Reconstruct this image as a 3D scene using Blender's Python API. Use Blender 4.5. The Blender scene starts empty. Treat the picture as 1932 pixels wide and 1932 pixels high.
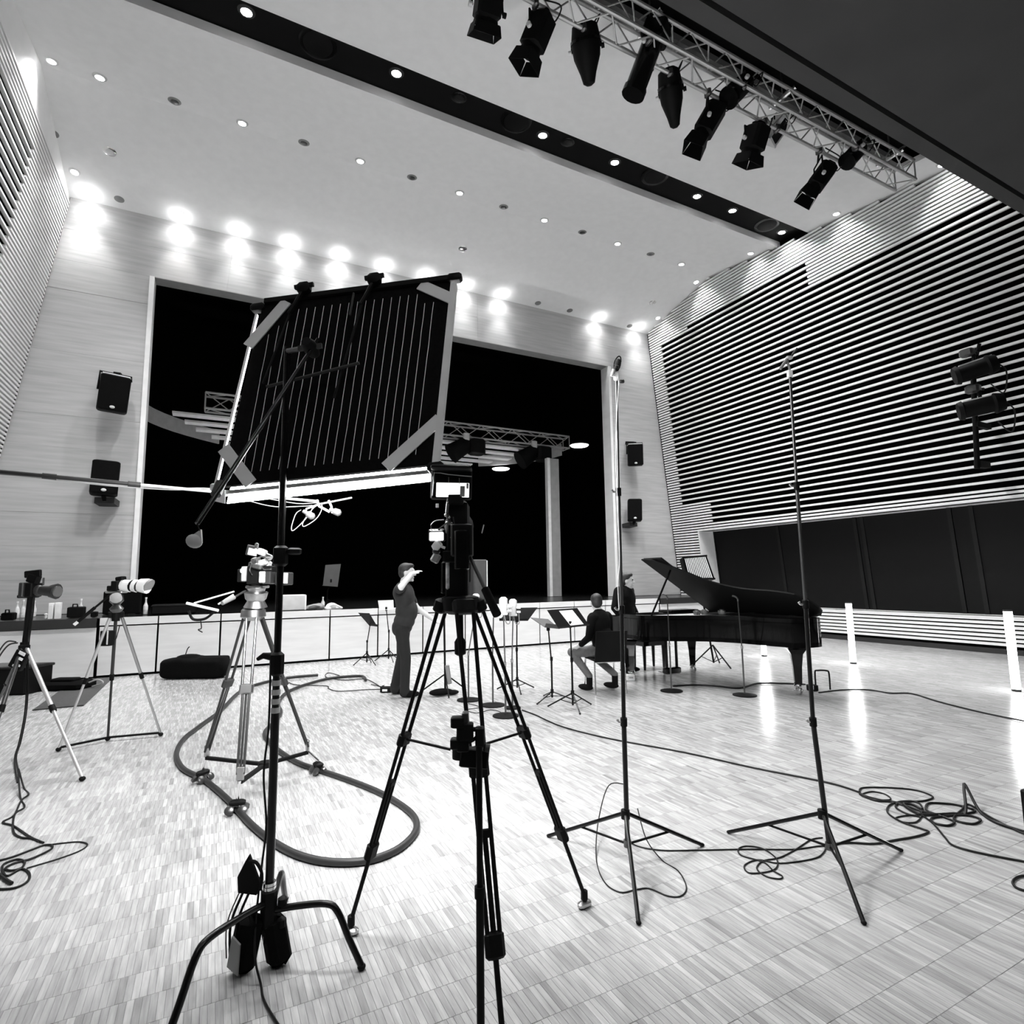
import bpy, bmesh, math, random
import numpy as np
from mathutils import Vector as V, Matrix
random.seed(7)
SC = bpy.context.scene
COL = SC.collection

# ------------------------------------------------------------------ camera
FPX, CPX = 1080.0, 966.0
CAMZ = 1.55
RM = np.array([[0.887089, -0.042141, -0.459672], [-0.461413, -0.109239, -0.880435], [-0.013112, 0.993122, -0.116349]])
def _ortho(m):
    x = m[:, 0] / np.linalg.norm(m[:, 0]); y = m[:, 1] - x * np.dot(x, m[:, 1]); y /= np.linalg.norm(y)
    return np.stack([x, y, np.cross(x, y)], 1)
RM = _ortho(RM)
CAM0 = np.array([0.0, 0.0, CAMZ])
cam_d = bpy.data.cameras.new('camera'); cam = bpy.data.objects.new('camera', cam_d); COL.objects.link(cam)
cam_d.sensor_width = 36.0; cam_d.lens = 36.0 * FPX / 1932.0; cam_d.clip_start = 0.05; cam_d.clip_end = 200
_m = Matrix([list(RM[i]) + [float(CAM0[i])] for i in range(3)] + [[0, 0, 0, 1]]); cam.matrix_world = _m
SC.camera = cam
# ------------------------------------------------------------------ world, view
w = bpy.data.worlds.new('world'); SC.world = w; w.use_nodes = True
w.node_tree.nodes['Background'].inputs[0].default_value = (0.5, 0.5, 0.5, 1)
w.node_tree.nodes['Background'].inputs[1].default_value = 0.02
SC.view_settings.view_transform = 'Standard'; SC.view_settings.look = 'None'
SC.view_settings.gamma = 1.0; SC.view_settings.use_curve_mapping = False
SC.view_settings.exposure = 0.65
SC.cycles.max_bounces = 5; SC.cycles.diffuse_bounces = 4; SC.cycles.glossy_bounces = 3; SC.cycles.adaptive_threshold = 0.05
SC.cycles.sample_clamp_indirect = 6.0; SC.cycles.use_light_tree = False
SC.cycles.caustics_reflective = False; SC.cycles.caustics_refractive = False
E_PANEL = 47.0      # softbox diffuser radiance
W_DOWN, W_BAND, W_WASH, W_SIDE = 420.0, 620.0, 21.0, 100.0
W_REAR = 190.0   # watts of the ceiling spots
E_TUBE = 18.0

# ------------------------------------------------------------------ from photograph measurements to points of the hall
def ray(x, y):
    return RM @ np.array([(x - CPX), -(y - CPX), -FPX]) / FPX
def G(x, y, z=0.0):            # on a horizontal plane
    d = ray(x, y); return V(CAM0 + d * ((z - CAMZ) / d[2]))
def PY(x, y, Y):               # on a plane of constant depth Y
    d = ray(x, y); return V(CAM0 + d * (Y / d[1]))
def PX(x, y, X):
    d = ray(x, y); return V(CAM0 + d * (X / d[0]))
def depth(p):
    return -float((RM.T @ (np.array(p, float) - CAM0))[2])
def PD(x, y, d):               # at distance d along the optical axis
    return V(CAM0 + ray(x, y) * d)
def AT(x, y, ref, off=0.0):
    return PD(x, y, depth(ref) + off)
RIGHT = V((0.887, -0.461, 0)).normalized(); AWAY = V((0.461, 0.887, 0)).normalized(); UP = V((0, 0, 1))

# ------------------------------------------------------------------ materials
MATS = {}
def M(name, v, rough=0.5, metal=0.0, var=0.08, scale=6.0, spec=0.5, stretch=(1, 1, 1), emit=0.0, coat=0.0):
    m = bpy.data.materials.new(name); m.use_nodes = True; nt = m.node_tree; b = nt.nodes['Principled BSDF']
    tc = nt.nodes.new('ShaderNodeTexCoord'); mp = nt.nodes.new('ShaderNodeMapping'); mp.inputs['Scale'].default_value = stretch
    nz = nt.nodes.new('ShaderNodeTexNoise'); nz.inputs['Scale'].default_value = scale; nz.inputs['Detail'].default_value = 2
    nt.links.new(tc.outputs['Object'], mp.inputs['Vector']); nt.links.new(mp.outputs['Vector'], nz.inputs['Vector'])
    rp = nt.nodes.new('ShaderNodeMapRange'); rp.inputs['From Min'].default_value = 0.3; rp.inputs['From Max'].default_value = 0.7
    rp.inputs['To Min'].default_value = v * (1 - var); rp.inputs['To Max'].default_value = v * (1 + var)
    nt.links.new(nz.outputs['Fac'], rp.inputs['Value'])
    nt.links.new(rp.outputs['Result'], b.inputs['Base Color'])
    b.inputs['Roughness'].default_value = rough; b.inputs['Metallic'].default_value = metal
    b.inputs['Specular IOR Level'].default_value = spec; b.inputs['Coat Weight'].default_value = coat
    if emit:
        b.inputs['Emission Color'].default_value = (1, 1, 1, 1); b.inputs['Emission Strength'].default_value = emit
    MATS[name] = m; return m
M('black', 0.004, 0.6, spec=0.12); M('black_gloss', 0.004, 0.25, spec=0.3); M('lacquer', 0.003, 0.07, spec=0.28)
M('black_cloth', 0.003, 0.95, spec=0.1, scale=60, var=0.3); M('dark', 0.018, 0.5); M('darkgrey', 0.07, 0.5); M('grey', 0.22, 0.5)
M('midgrey', 0.38, 0.55); M('lightgrey', 0.6, 0.5); M('white', 0.82, 0.45); M('paper', 0.85, 0.7); M('chrome', 0.75, 0.18, 1.0)
M('steel', 0.45, 0.32, 1.0); M('alu', 0.62, 0.4, 0.7); M('dark_steel', 0.12, 0.3, 0.8)
M('wallwood', 0.45, 0.55, var=0.10, scale=2.2, stretch=(0.5, 1, 7)); M('ceilpaint', 0.88, 0.8, var=0.02); M('stagewood', 0.74, 0.5, var=0.05, scale=3, stretch=(0.6, 1, 5))
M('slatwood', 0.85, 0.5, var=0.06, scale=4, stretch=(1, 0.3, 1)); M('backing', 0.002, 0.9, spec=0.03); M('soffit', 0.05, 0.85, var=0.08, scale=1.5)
M('bandblack', 0.006, 0.85, spec=0.1); M('glass_dark', 0.006, 0.55, spec=0.15); M('mullion', 0.010, 0.5, spec=0.2); M('mat_dark', 0.055, 0.9, scale=40, var=0.2)
M('skin', 0.62, 0.55, var=0.04); M('skin_dark', 0.08, 0.5); M('hair', 0.018, 0.6, var=0.4, scale=50); M('tee', 0.018, 0.9, var=0.15, scale=14); M('trousers', 0.010, 0.9, var=0.15)
M('suit', 0.006, 0.9, spec=0.1); M('jeans', 0.11, 0.9, var=0.2, scale=16); M('tan', 0.30, 0.8); M('cable', 0.005, 0.5, spec=0.25); M('hose', 0.022, 0.45, spec=0.35)
M('fabric_strap', 0.62, 0.8); M('seam', 0.75, 0.7); M('lamp_on', 1.0, 0.5, emit=14.0); M('lamp_off', 0.02, 0.25); M('tube_on', 1.0, 0.5, emit=E_TUBE); M('diffuser_on', 1.0, 0.6, emit=E_PANEL)
M('screen', 0.9, 0.3, emit=0.9); M('led', 0.8, 0.5, emit=0.25); M('stagelamp', 1.0, 0.4, emit=3.0)
M('micgrey', 0.10, 0.5); M('bubble', 0.5, 0.3, var=0.5, scale=40); M('bottle', 0.7, 0.15, var=0.3, scale=12)

for _n in ('lamp_on', 'screen', 'led', 'stagelamp'): MATS[_n].cycles.emission_sampling = 'NONE'
ORD = ['first', 'second', 'third', 'fourth', 'fifth', 'sixth', 'seventh', 'eighth', 'ninth', 'tenth', 'eleventh', 'twelfth']

# ------------------------------------------------------------------ mesh builder
def _FR():
    x = RIGHT.copy(); z = UP.copy(); y = z.cross(x).normalized(); return Matrix((x, y, z)).transposed()
FR = _FR()
class MB:
    def __init__(s): s.v = []; s.f = []
    def add(s, vs, fs):
        n = len(s.v); s.v += [V(p) for p in vs]; s.f += [tuple(i + n for i in q) for q in fs]; return s
    def box(s, c, size, rot=None, taper=1.0):
        x, y, z = [k / 2 for k in size]; c = V(c)
        vs = [V((sx * x * (taper if sz > 0 else 1), sy * y * (taper if sz > 0 else 1), sz * z)) for sz in (-1, 1) for sy in (-1, 1) for sx in (-1, 1)]
        if rot is not None: vs = [rot @ p for p in vs]
        return s.add([c + p for p in vs], [(0, 2, 3, 1), (4, 5, 7, 6), (0, 1, 5, 4), (2, 6, 7, 3), (0, 4, 6, 2), (1, 3, 7, 5)])
    def rbox(s, c, size, r=0.01, rot=None):      # box with chamfered vertical edges and softened top
        x, y, z = [k / 2 for k in size]; c = V(c); r = min(r, x * .9, y * .9, z * .9)
        def ring(ix, iy, zz): return [V(p) for p in ((-ix + r, -iy, zz), (ix - r, -iy, zz), (ix, -iy + r, zz), (ix, iy - r, zz), (ix - r, iy, zz), (-ix + r, iy, zz), (-ix, iy - r, zz), (-ix, -iy + r, zz))]
        rings = [ring(x - r * .7, y - r * .7, -z), ring(x, y, -z + r * .7), ring(x, y, z - r * .7), ring(x - r * .7, y - r * .7, z)]
        vs = [p for q in rings for p in q]
        if rot is not None: vs = [rot @ p for p in vs]
        fs = [tuple(range(7, -1, -1)), tuple(range(24, 32))]
        for k in range(3):
            for i in range(8): j = (i + 1) % 8; fs.append((k * 8 + i, k * 8 + j, k * 8 + 8 + j, k * 8 + 8 + i))
        return s.add([c + p for p in vs], fs)
    def cyl(s, a, b, r0, r1=None, n=10, caps=True):
        a, b = V(a), V(b); r1 = r0 if r1 is None else r1; d = b - a
        if d.length < 1e-6: return s
        q = d.to_track_quat('Z', 'Y'); vs = []
        for p, r in ((a, r0), (b, r1)):
            for i in range(n):
                t = 2 * math.pi * i / n; vs.append(p + q @ V((math.cos(t) * r, math.sin(t) * r, 0)))
        fs = [(i, (i + 1) % n, n + (i + 1) % n, n + i) for i in range(n)]
        if caps: fs += [tuple(range(n - 1, -1, -1)), tuple(range(n, 2 * n))]
        return s.add(vs, fs)
    def bar(s, a, b, wx, wy, up=(0, 0, 1)):     # rectangular bar
        a, b = V(a), V(b); z = (b - a).normalized(); x = V(up).cross(z)
        if x.length < 1e-4: x = V((1, 0, 0)).cross(z)
        x.normalize(); y = z.cross(x); vs = []
        for p in (a, b):
            for sx, sy in ((-1, -1), (1, -1), (1, 1), (-1, 1)): vs.append(p + x * sx * wx / 2 + y * sy * wy / 2)
        return s.add(vs, [(3, 2, 1, 0), (4, 5, 6, 7), (0, 1, 5, 4), (1, 2, 6, 5), (2, 3, 7, 6), (3, 0, 4, 7)])
    def tube(s, pts, r, n=7):
        pts = [V(p) for p in pts]; rs = r if isinstance(r, (list, tuple)) else [r] * len(pts); vs = []; fs = []; prev = None
        for k, p in enumerate(pts):
            t = (pts[min(k + 1, len(pts) - 1)] - pts[max(k - 1, 0)])
            t = t.normalized() if t.length > 1e-9 else V((0, 0, 1))
            if prev is None: x = t.orthogonal().normalized()
            else:
                x = prev - t * prev.dot(t); x = x.normalized() if x.length > 1e-6 else t.orthogonal().normalized()
            prev = x; y = t.cross(x)
            for i in range(n):
                a = 2 * math.pi * i / n; vs.append(p + (x * math.cos(a) + y * math.sin(a)) * rs[k])
        for k in range(len(pts) - 1):
            for i in range(n): j = (i + 1) % n; fs.append((k * n + i, k * n + j, k * n + n + j, k * n + n + i))
        m = len(pts) - 1; fs += [tuple(range(n - 1, -1, -1)), tuple(m * n + i for i in range(n))]
        return s.add(vs, fs)
    def lathe(s, a, b, prof, n=14):             # prof: (fraction along a->b, radius)
        a, b = V(a), V(b); q = (b - a).to_track_quat('Z', 'Y'); vs = []; fs = []
        for t, r in prof:
            p = a + (b - a) * t
            for i in range(n): g = 2 * math.pi * i / n; vs.append(p + q @ V((math.cos(g) * r, math.sin(g) * r, 0)))
        for k in range(len(prof) - 1):
            for i in range(n): j = (i + 1) % n; fs.append((k * n + i, k * n + j, k * n + n + j, k * n + n + i))
        m = len(prof) - 1; fs += [tuple(range(n - 1, -1, -1)), tuple(m * n + i for i in range(n))]
        return s.add(vs, fs)
    def ell(s, c, rad, rot=None, n=12, m=8):
        c = V(c); rad = (rad,) * 3 if isinstance(rad, (int, float)) else rad; vs = [V((0, 0, -1))]; fs = []
        for j in range(1, m):
            ph = -math.pi / 2 + math.pi * j / m
            for i in range(n): a = 2 * math.pi * i / n; vs.append(V((math.cos(ph) * math.cos(a), math.cos(ph) * math.sin(a), math.sin(ph))))
        vs.append(V((0, 0, 1)))
        vs = [V((p.x * rad[0], p.y * rad[1], p.z * rad[2])) for p in vs]
        if rot is not None: vs = [rot @ p for p in vs]
        for i in range(n): fs.append((0, 1 + (i + 1) % n, 1 + i))
        for j in range(m - 2):
            for i in range(n): a = 1 + j * n; k = (i + 1) % n; fs.append((a + i, a + k, a + n + k, a + n + i))
        a = 1 + (m - 2) * n
        for i in range(n): fs.append((a + i, a + (i + 1) % n, a + n))
        return s.add([c + p for p in vs], fs)
    def prism(s, poly, vec):                    # polygon (3-D points) extruded by vec
        poly = [V(p) for p in poly]; vec = V(vec); n = len(poly)
        fs = [tuple(range(n - 1, -1, -1)), tuple(range(n, 2 * n))] + [(i, (i + 1) % n, n + (i + 1) % n, n + i) for i in range(n)]
        return s.add(poly + [p + vec for p in poly], fs)
    def build(s, name, mat, parent=None, smooth=True, world=True):
        me = bpy.data.meshes.new(name); me.from_pydata([tuple(p) for p in s.v], [], s.f); me.update()
        bm = bmesh.new(); bm.from_mesh(me); bmesh.ops.recalc_face_normals(bm, faces=bm.faces); bm.to_mesh(me); bm.free()
        if smooth: me.shade_smooth(); me.set_sharp_from_angle(angle=0.7)
        me.materials.append(MATS[mat]); return link(me, name, parent, world)
def link(me, name, parent=None, world=True):
    o = bpy.data.objects.new(name, me); COL.objects.link(o)
    if parent is not None:
        o.parent = parent
        if world: o.matrix_parent_inverse = wm(parent).inverted()
    return o
def wm(o):
    m = o.matrix_basis.copy()
    return (wm(o.parent) @ o.matrix_parent_inverse @ m) if o.parent else m
def tag(o, label=None, cat=None, group=None, kind=None):
    if label: o['label'] = label
    if cat: o['category'] = cat
    if group: o['group'] = group
    if kind: o['kind'] = kind
    return o
def thing(name, label, cat, loc=(0, 0, 0), group=None, rz=0.0):
    o = bpy.data.objects.new(name, None); COL.objects.link(o); o.empty_display_size = 0.1
    o.location = V(loc); o.rotation_euler = (0, 0, rz); return tag(o, label, cat, group)
def struct(o): o['kind'] = 'structure'; return o
def crom(pts, k=6):
    pts = [V(p) for p in pts]; out = []
    for i in range(len(pts) - 1):
        p0, p1, p2, p3 = pts[max(i - 1, 0)], pts[i], pts[i + 1], pts[min(i + 2, len(pts) - 1)]
        for j in range(k):
            t = j / k; out.append(0.5 * ((2 * p1) + (p2 - p0) * t + (2 * p0 - 5 * p1 + 4 * p2 - p3) * t * t + (3 * p1 - p0 - 3 * p2 + p3) * t ** 3))
    return out + [pts[-1]]
def basis(x, z):               # rotation matrix with given x and approximate z axes
    x = V(x).normalized(); z = V(z); y = z.cross(x).normalized(); z = x.cross(y); return Matrix((x, y, z)).transposed()
def spot(name, loc, watts, aim=(0, 0, -1), angle=120, blend=0.6, rad=0.05, parent=None):
    l = bpy.data.lights.new(name, 'SPOT'); l.energy = watts; l.spot_size = math.radians(angle); l.spot_blend = blend; l.shadow_soft_size = rad
    o = bpy.data.objects.new(name, l); COL.objects.link(o); o.location = V(loc); o.rotation_euler = V(aim).to_track_quat('-Z', 'Y').to_euler()
    return o

# ================================================================== THE HALL
YB, YF, ZS = 14.0, 11.89, 0.99
def xr(z): return 13.5 - 0.11 * z
def xl(z): return -4.22 + 0.133 * z
def cz(y): return 10.16 - (y - 11.2) * (0.6 / 2.8) if y > 11.2 else 10.16 - 0.12 * (11.2 - y)

# ---- floor: parquet of narrow end-matched strips, rows of 0.1635 m across the hall
def floor_material(name, use_attr):
    m = bpy.data.materials.new(name); m.use_nodes = True; nt = m.node_tree; b = nt.nodes['Principled BSDF']; L = nt.links.new
    tc = nt.nodes.new('ShaderNodeTexCoord'); geo = nt.nodes.new('ShaderNodeNewGeometry')
    mp = nt.nodes.new('ShaderNodeMapping'); mp.inputs['Scale'].default_value = (60, 6, 1); L(geo.outputs['Position'], mp.inputs['Vector'])
    nz = nt.nodes.new('ShaderNodeTexNoise'); nz.inputs['Scale'].default_value = 1.0; nz.inputs['Detail'].default_value = 3; L(mp.outputs['Vector'], nz.inputs['Vector'])
    mp2 = nt.nodes.new('ShaderNodeMapping'); mp2.inputs['Scale'].default_value = (1.3, 0.7, 1); L(geo.outputs['Position'], mp2.inputs['Vector'])
    big = nt.nodes.new('ShaderNodeTexNoise'); big.inputs['Scale'].default_value = 1.0; big.inputs['Detail'].default_value = 2; L(mp2.outputs['Vector'], big.inputs['Vector'])
    if use_attr:
        at = nt.nodes.new('ShaderNodeAttribute'); at.attribute_name = 'tone'; tone = at.outputs['Fac']
    else:
        br = nt.nodes.new('ShaderNodeTexBrick'); br.offset = 0.5; br.squash = 1.0
        br.inputs['Color1'].default_value = (0.34, 0.34, 0.34, 1); br.inputs['Color2'].default_value = (0.54, 0.54, 0.54, 1); br.inputs['Mortar'].default_value = (0.26, 0.26, 0.26, 1)
        br.inputs['Scale'].default_value = 1.0; br.inputs['Mortar Size'].default_value = 0.0012; br.inputs['Brick Width'].default_value = 0.0255; br.inputs['Row Height'].default_value = 0.1635
        mp3 = nt.nodes.new('ShaderNodeMapping'); mp3.inputs['Location'].default_value = (0, -1.605 + 0.1635 * 10, 0); L(geo.outputs['Position'], mp3.inputs['Vector']); L(mp3.outputs['Vector'], br.inputs['Vector']); tone = br.outputs['Color']
    def mr(src, a, c):
        r = nt.nodes.new('ShaderNodeMapRange'); r.inputs['From Min'].default_value = 0.25; r.inputs['From Max'].default_value = 0.75
        r.inputs['To Min'].default_value = a; r.inputs['To Max'].default_value = c; L(src, r.inputs['Value']); return r.outputs['Result']
    m1 = nt.nodes.new('ShaderNodeMath'); m1.operation = 'MULTIPLY'; L(tone, m1.inputs[0]); L(mr(nz.outputs['Fac'], 0.78, 1.18), m1.inputs[1])
    m2 = nt.nodes.new('ShaderNodeMath'); m2.operation = 'MULTIPLY'; L(m1.outputs[0], m2.inputs[0]); L(mr(big.outputs['Fac'], 0.90, 1.08), m2.inputs[1])
    L(m2.outputs[0], b.inputs['Base Color']); L(mr(nz.outputs['Fac'], 0.14, 0.24), b.inputs['Roughness']); b.inputs['Specular IOR Level'].default_value = 0.55
    MATS[name] = m; return m
floor_material('parquet_far', False); floor_material('parquet', True)
floor = struct(MB().box((4.6, 3.0, -0.1015), (19.4, 22.2, 0.2)).build('floor', 'parquet_far', smooth=False))
def strip_mesh(items, name):
    me = bpy.data.meshes.new(name); vs = []; fs = []; tn = []
    for (x0, x1, y0, y1, t, dz) in items:
        n = len(vs); z0, z1, e = -0.0014, dz, 0.0007
        vs += [(x0, y0, z0), (x1, y0, z0), (x1, y1, z0), (x0, y1, z0), (x0 + e, y0 + e, z1), (x1 - e, y0 + e, z1), (x1 - e, y1 - e, z1), (x0 + e, y1 - e, z1)]
        fs += [(n + 4, n + 5, n + 6, n + 7), (n, n + 1, n + 5, n + 4), (n + 1, n + 2, n + 6, n + 5), (n + 2, n + 3, n + 7, n + 6), (n + 3, n, n + 4, n + 7)]; tn += [t] * 8
    me.from_pydata(vs, [], fs); me.update(); a = me.attributes.new('tone', 'FLOAT', 'POINT'); a.data.foreach_set('value', tn); me.materials.append(MATS['parquet']); return me
SW, SL = 0.0255, 0.1635
rows = []
def seen(x, y):
    v = RM.T @ (np.array([x, y, 0.0]) - CAM0); d = -v[2]
    if d < 0.6: return None
    px, py = CPX + FPX * v[0] / d, CPX - FPX * v[1] / d
    return (px, py, d) if -60 < px < 1990 and py < 1990 else None
for r in range(-2, 40):
    y0 = 1.605 + (r - 3) * SL
    bt = {}
    off = (r % 2) * 0.5 * SW
    for i in range(-60, 300):
        x0 = i * SW + off; s = seen(x0, y0)
        if s and s[2] < 5.6:
            k = i // 5
            if k not in bt: bt[k] = random.uniform(-0.03, 0.03)
            t = 0.44 + bt[k] + random.uniform(-0.07, 0.075) - (0.09 if random.random() < 0.05 else 0)
            rows.append((s[2], (x0 + .0004, x0 + SW - .0004, y0 + .0005, y0 + SL - .0005, max(t, 0.2), random.uniform(-0.0002, 0.0002))))
rows.sort(key=lambda q: q[0])
near, rest = rows[:300], [q[1] for q in rows[300:]]
var = [strip_mesh([(-SW / 2 + .0004, SW / 2 - .0004, -SL / 2 + .0005, SL / 2 - .0005, 0.28 + 0.035 * k, 0.0)], 'parquet_strip') for k in range(8)]
for d, (x0, x1, y0, y1, t, dz) in near:
    o = link(var[max(0, min(7, int(round((t - 0.28) / 0.035))))], 'parquet_strip', floor); o.location = ((x0 + x1) / 2, (y0 + y1) / 2, dz)
    o.matrix_parent_inverse = Matrix()
tag(link(strip_mesh(rest, 'parquet_strips'), 'parquet_strips', floor, False), kind='stuff')

# ---- ceiling
XC0, XC1, XM = -4.4, 13.7, 4.65
def slab(y0, y1, dz=0.0, t=0.12, x0=XC0, x1=XC1):
    return MB().prism([(x0, y0, cz(y0) + dz), (x0, y1, cz(y1) + dz), (x0, y1, cz(y1) + dz + t), (x0, y0, cz(y0) + dz + t)], (x1 - x0, 0, 0))
ceiling = struct(slab(11.2, 14.02).build('ceiling', 'ceilpaint', smooth=False))
slab(8.97, 11.2).build('ceiling_panel', 'ceilpaint', ceiling, False)
slab(5.7, 8.17).build('ceiling_panel', 'ceilpaint', ceiling, False)
slab(3.6, 5.7, x0=11.75).build('ceiling_panel', 'ceilpaint', ceiling, False)
slab(8.05, 9.05, 0.14, 0.06).build('dark_ceiling_band', 'bandblack', ceiling, False)
MB().prism([(XC0, 8.97, cz(8.97)), (XC0, 9.16, cz(9.16)), (XC0, 9.16, cz(9.16) - 0.035), (XC0, 8.97, cz(8.97) - 0.045)], (16.8, 0, 0)).build('edge_moulding', 'ceilpaint', ceiling, False)
MB().box((3.6, 4.7, 10.0), (16.3, 2.3, 0.1)).build('rigging_slot', 'bandblack', ceiling, False)
sof = struct(MB().box((XM, 3.855, 7.6), (18.2, 0.19, 0.2)).build('ceiling_soffit', 'soffit', smooth=False))
MB().box((XM, -2.16, 7.6), (18.2, 11.72, 0.2)).build('soffit_panel', 'soffit', sof, False)
MB().box((XM, 3.73, 7.66), (18.2, 0.10, 0.06)).build('shadow_gap', 'backing', sof, False)
MB().box((XM, 3.84, 8.9), (18.2, 0.12, 2.4)).build('fascia', 'soffit', sof, False)

# ---- right wall: dark backing, slats, long window
def lean(fx, y0, y1, z0, z1, o0, o1):
    return MB().prism([(fx(z0) + o0, y0, z0), (fx(z0) + o1, y0, z0), (fx(z1) + o1, y0, z1), (fx(z1) + o0, y0, z1)], (0, y1 - y0, 0))
SZ0, SZ1, WY = 0.71, 2.93, 12.9
wr = struct(lean(xr, -8.2, 14.1, SZ1, 10.4, 0.10, 0.3).build('wall_right', 'backing', smooth=False))
lean(xr, -8.2, 14.1, 0.0, SZ0, 0.10, 0.3).build('wall_base', 'backing', wr, False)
lean(xr, WY, 14.1, SZ0, SZ1, 0.10, 0.3).build('wall_pier', 'backing', wr, False)
lean(xr, -8.2, 14.0, 0.0, 0.10, -0.02, 0.1).build('plinth', 'dark', wr, False)
slat_me = MB().box((0, 0, 0), (0.05, 1, 0.045)).build('slat', 'slatwood', wr, False); slat_data = slat_me.data; bpy.data.objects.remove(slat_me)
slat_low = MB().box((0, 0, 0), (0.05, 1, 0.052)).build('slat', 'slatwood', wr, False); slat_lowd = slat_low.data; bpy.data.objects.remove(slat_low)
def slat(x, y0, y1, z, parent, me=None):
    if y1 - y0 < 0.05: return
    o = link(me or slat_data, 'slat', parent, False); o.location = (x, (y0 + y1) / 2, z); o.scale = (1, y1 - y0, 1)
PITCH = 0.0815
def under(z, y0, y1):          # part of the run that lies below the ceiling
    out = []; cur = None; y = y0
    while y <= y1 + 1e-6:
        ok = z < cz(y) - 0.03 if y > 3.7 else z < 7.45
        if ok and cur is None: cur = y
        if not ok and cur is not None: out.append((cur, y)); cur = None
        y += 0.1
    if cur is not None: out.append((cur, y1))
    return out
for k in range(-36, 90):
    z = 3.117 + PITCH * k
    if z < 0.13: continue
    x = xr(z) + 0.0
    if z < SZ0 - 0.02: runs = [(-2.0, 13.95)]
    elif z < SZ1: runs = [(WY + 0.03, 13.95)]
    elif z < 3.1 or k % 2 == 0: runs = [(-2.0, 13.95)]
    else:
        runs = [(13.43, 13.95)]
        if z < 3.85: runs = [(12.29, 13.95)]
        if z > 8.53: runs.append((-2.0, 8.31))
        if z > 8.92: runs = [(12.27, 13.95), (-2.0, 8.31)]
        if z > 9.22: runs = [(-2.0, 13.95)]
    for a, b in runs:
        for a2, b2 in under(z, a, b): slat(x, a2, b2, z, wr, slat_lowd if z < SZ0 else None)
win = struct(lean(xr, -6.0, WY, SZ0, SZ1, 0.62, 0.66).build('window_1', 'glass_dark', smooth=False))
lean(xr, -6.0, WY + 0.0, SZ1 - 0.0, SZ1 + 0.05, -0.03, 0.66).build('window_head', 'slatwood', win, False)
lean(xr, -6.0, WY + 0.0, SZ0 - 0.03, SZ0, -0.03, 0.66).build('window_sill', 'slatwood', win, False)
lean(xr, WY - 0.04, WY, SZ0, SZ1, -0.03, 0.66).build('window_reveal', 'slatwood', win, False)
for px in (1355, 1478, 1626, 1640, 1808, 1850):
    y = PX(px, 1080, 13.9).y
    lean(xr, y - 0.04, y + 0.04, SZ0, SZ1, 0.575, 0.625).build('mullion', 'mullion', win, False)
yy = sorted([PX(px, 1080, 13.9).y for px in (1355, 1478, 1626, 1808)] + [2.6, 0.4])
for a, b in zip(yy[:-1], yy[1:]):
    lean(xr, a + 0.05, b - 0.05, SZ0 + 0.02, SZ1 - 0.02, 0.60, 0.615).build('pane', 'glass_dark', win, False)

# ---- left wall
wl = struct(lean(xl, -8.2, 14.1, 0.0, 9.42, -0.3, -0.10).build('wall_left', 'backing', smooth=False))
lean(xl, -8.2, 14.1, 9.42, 10.4, -0.3, -0.02).build('upper_strip', 'ceilpaint', wl, False)
lean(xl, -8.2, 14.0, 0.0, 0.10, -0.1, 0.02).build('plinth', 'dark', wl, False)
for k in range(-36, 78):
    z = 3.117 + PITCH * k
    if z < 0.13 or z > 9.40: continue
    if z < 1.2 or z > 9.0 or k % 2 == 0: runs = [(-2.0, 13.95)]
    else: runs = [(11.68, 13.95)]
    for a, b in runs:
        for a2, b2 in under(z, a, b): slat(xl(z), a2, b2, z, wl)
struct(MB().box((XM, -8.1, 4.0), (19.4, 0.2, 8.4)).build('wall_rear', 'darkgrey', smooth=False))

# ---- back wall: wood panels round the stage opening
OX0, OX1, OZ = -1.387, 10.79, 8.18
wb = struct(MB().prism([(xl(0.9) - .1, 14.06, 0.992), (OX0 - 0.02, 14.06, 0.992), (OX0 - 0.02, 14.06, OZ + 0.05), (OX1 + 0.02, 14.06, OZ + 0.05), (OX1 + 0.02, 14.06, 0.992), (xr(0.9) + .1, 14.06, 0.992), (xr(9.7) + .1, 14.06, 9.7), (xl(9.7) - .1, 14.06, 9.7)], (0, 0.22, 0)).build('wall_back', 'backing', smooth=False))
def board(xa0, xa1, xb0, xb1, z0, z1):
    j = random.uniform(-0.002, 0.002)
    MB().prism([(xa0, 14.0 + j, z0 + .0012), (xa1, 14.0 + j, z0 + .0012), (xb1, 14.0 + j, z1 - .0012), (xb0, 14.0 + j, z1 - .0012)], (0, 0.06, 0)).build('panel', 'wallwood', wb, False)
zs = [0.992 + 0.655 * i for i in range(12)]; zs[-1] = OZ
for a, b in zip(zs[:-1], zs[1:]):
    board(xl(a), OX0 - 0.09, xl(b), OX0 - 0.09, a, b); board(OX1 + 0.09, xr(a), OX1 + 0.09, xr(b), a, b)
for a, b in ((OZ + 0.0, 8.86), (8.86, 9.62)):
    for i in range(5):
        t0, t1 = i / 5, (i + 1) / 5
        f = lambda t, z: xl(z) + (xr(z) - xl(z)) * t
        board(f(t0, a) + .0015, f(t1, a) - .0015, f(t0, b) + .0015, f(t1, b) - .0015, a, b)
struct(MB().box((OX0 - 0.045, 14.17, (OZ + 0.992) / 2), (0.09, 0.4, OZ - 0.992)).build('trim_1', 'slatwood', smooth=False))
struct(MB().box((OX1 + 0.045, 14.17, (OZ + 0.992) / 2), (0.09, 0.4, OZ - 0.992)).build('trim_2', 'slatwood', smooth=False))
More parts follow.
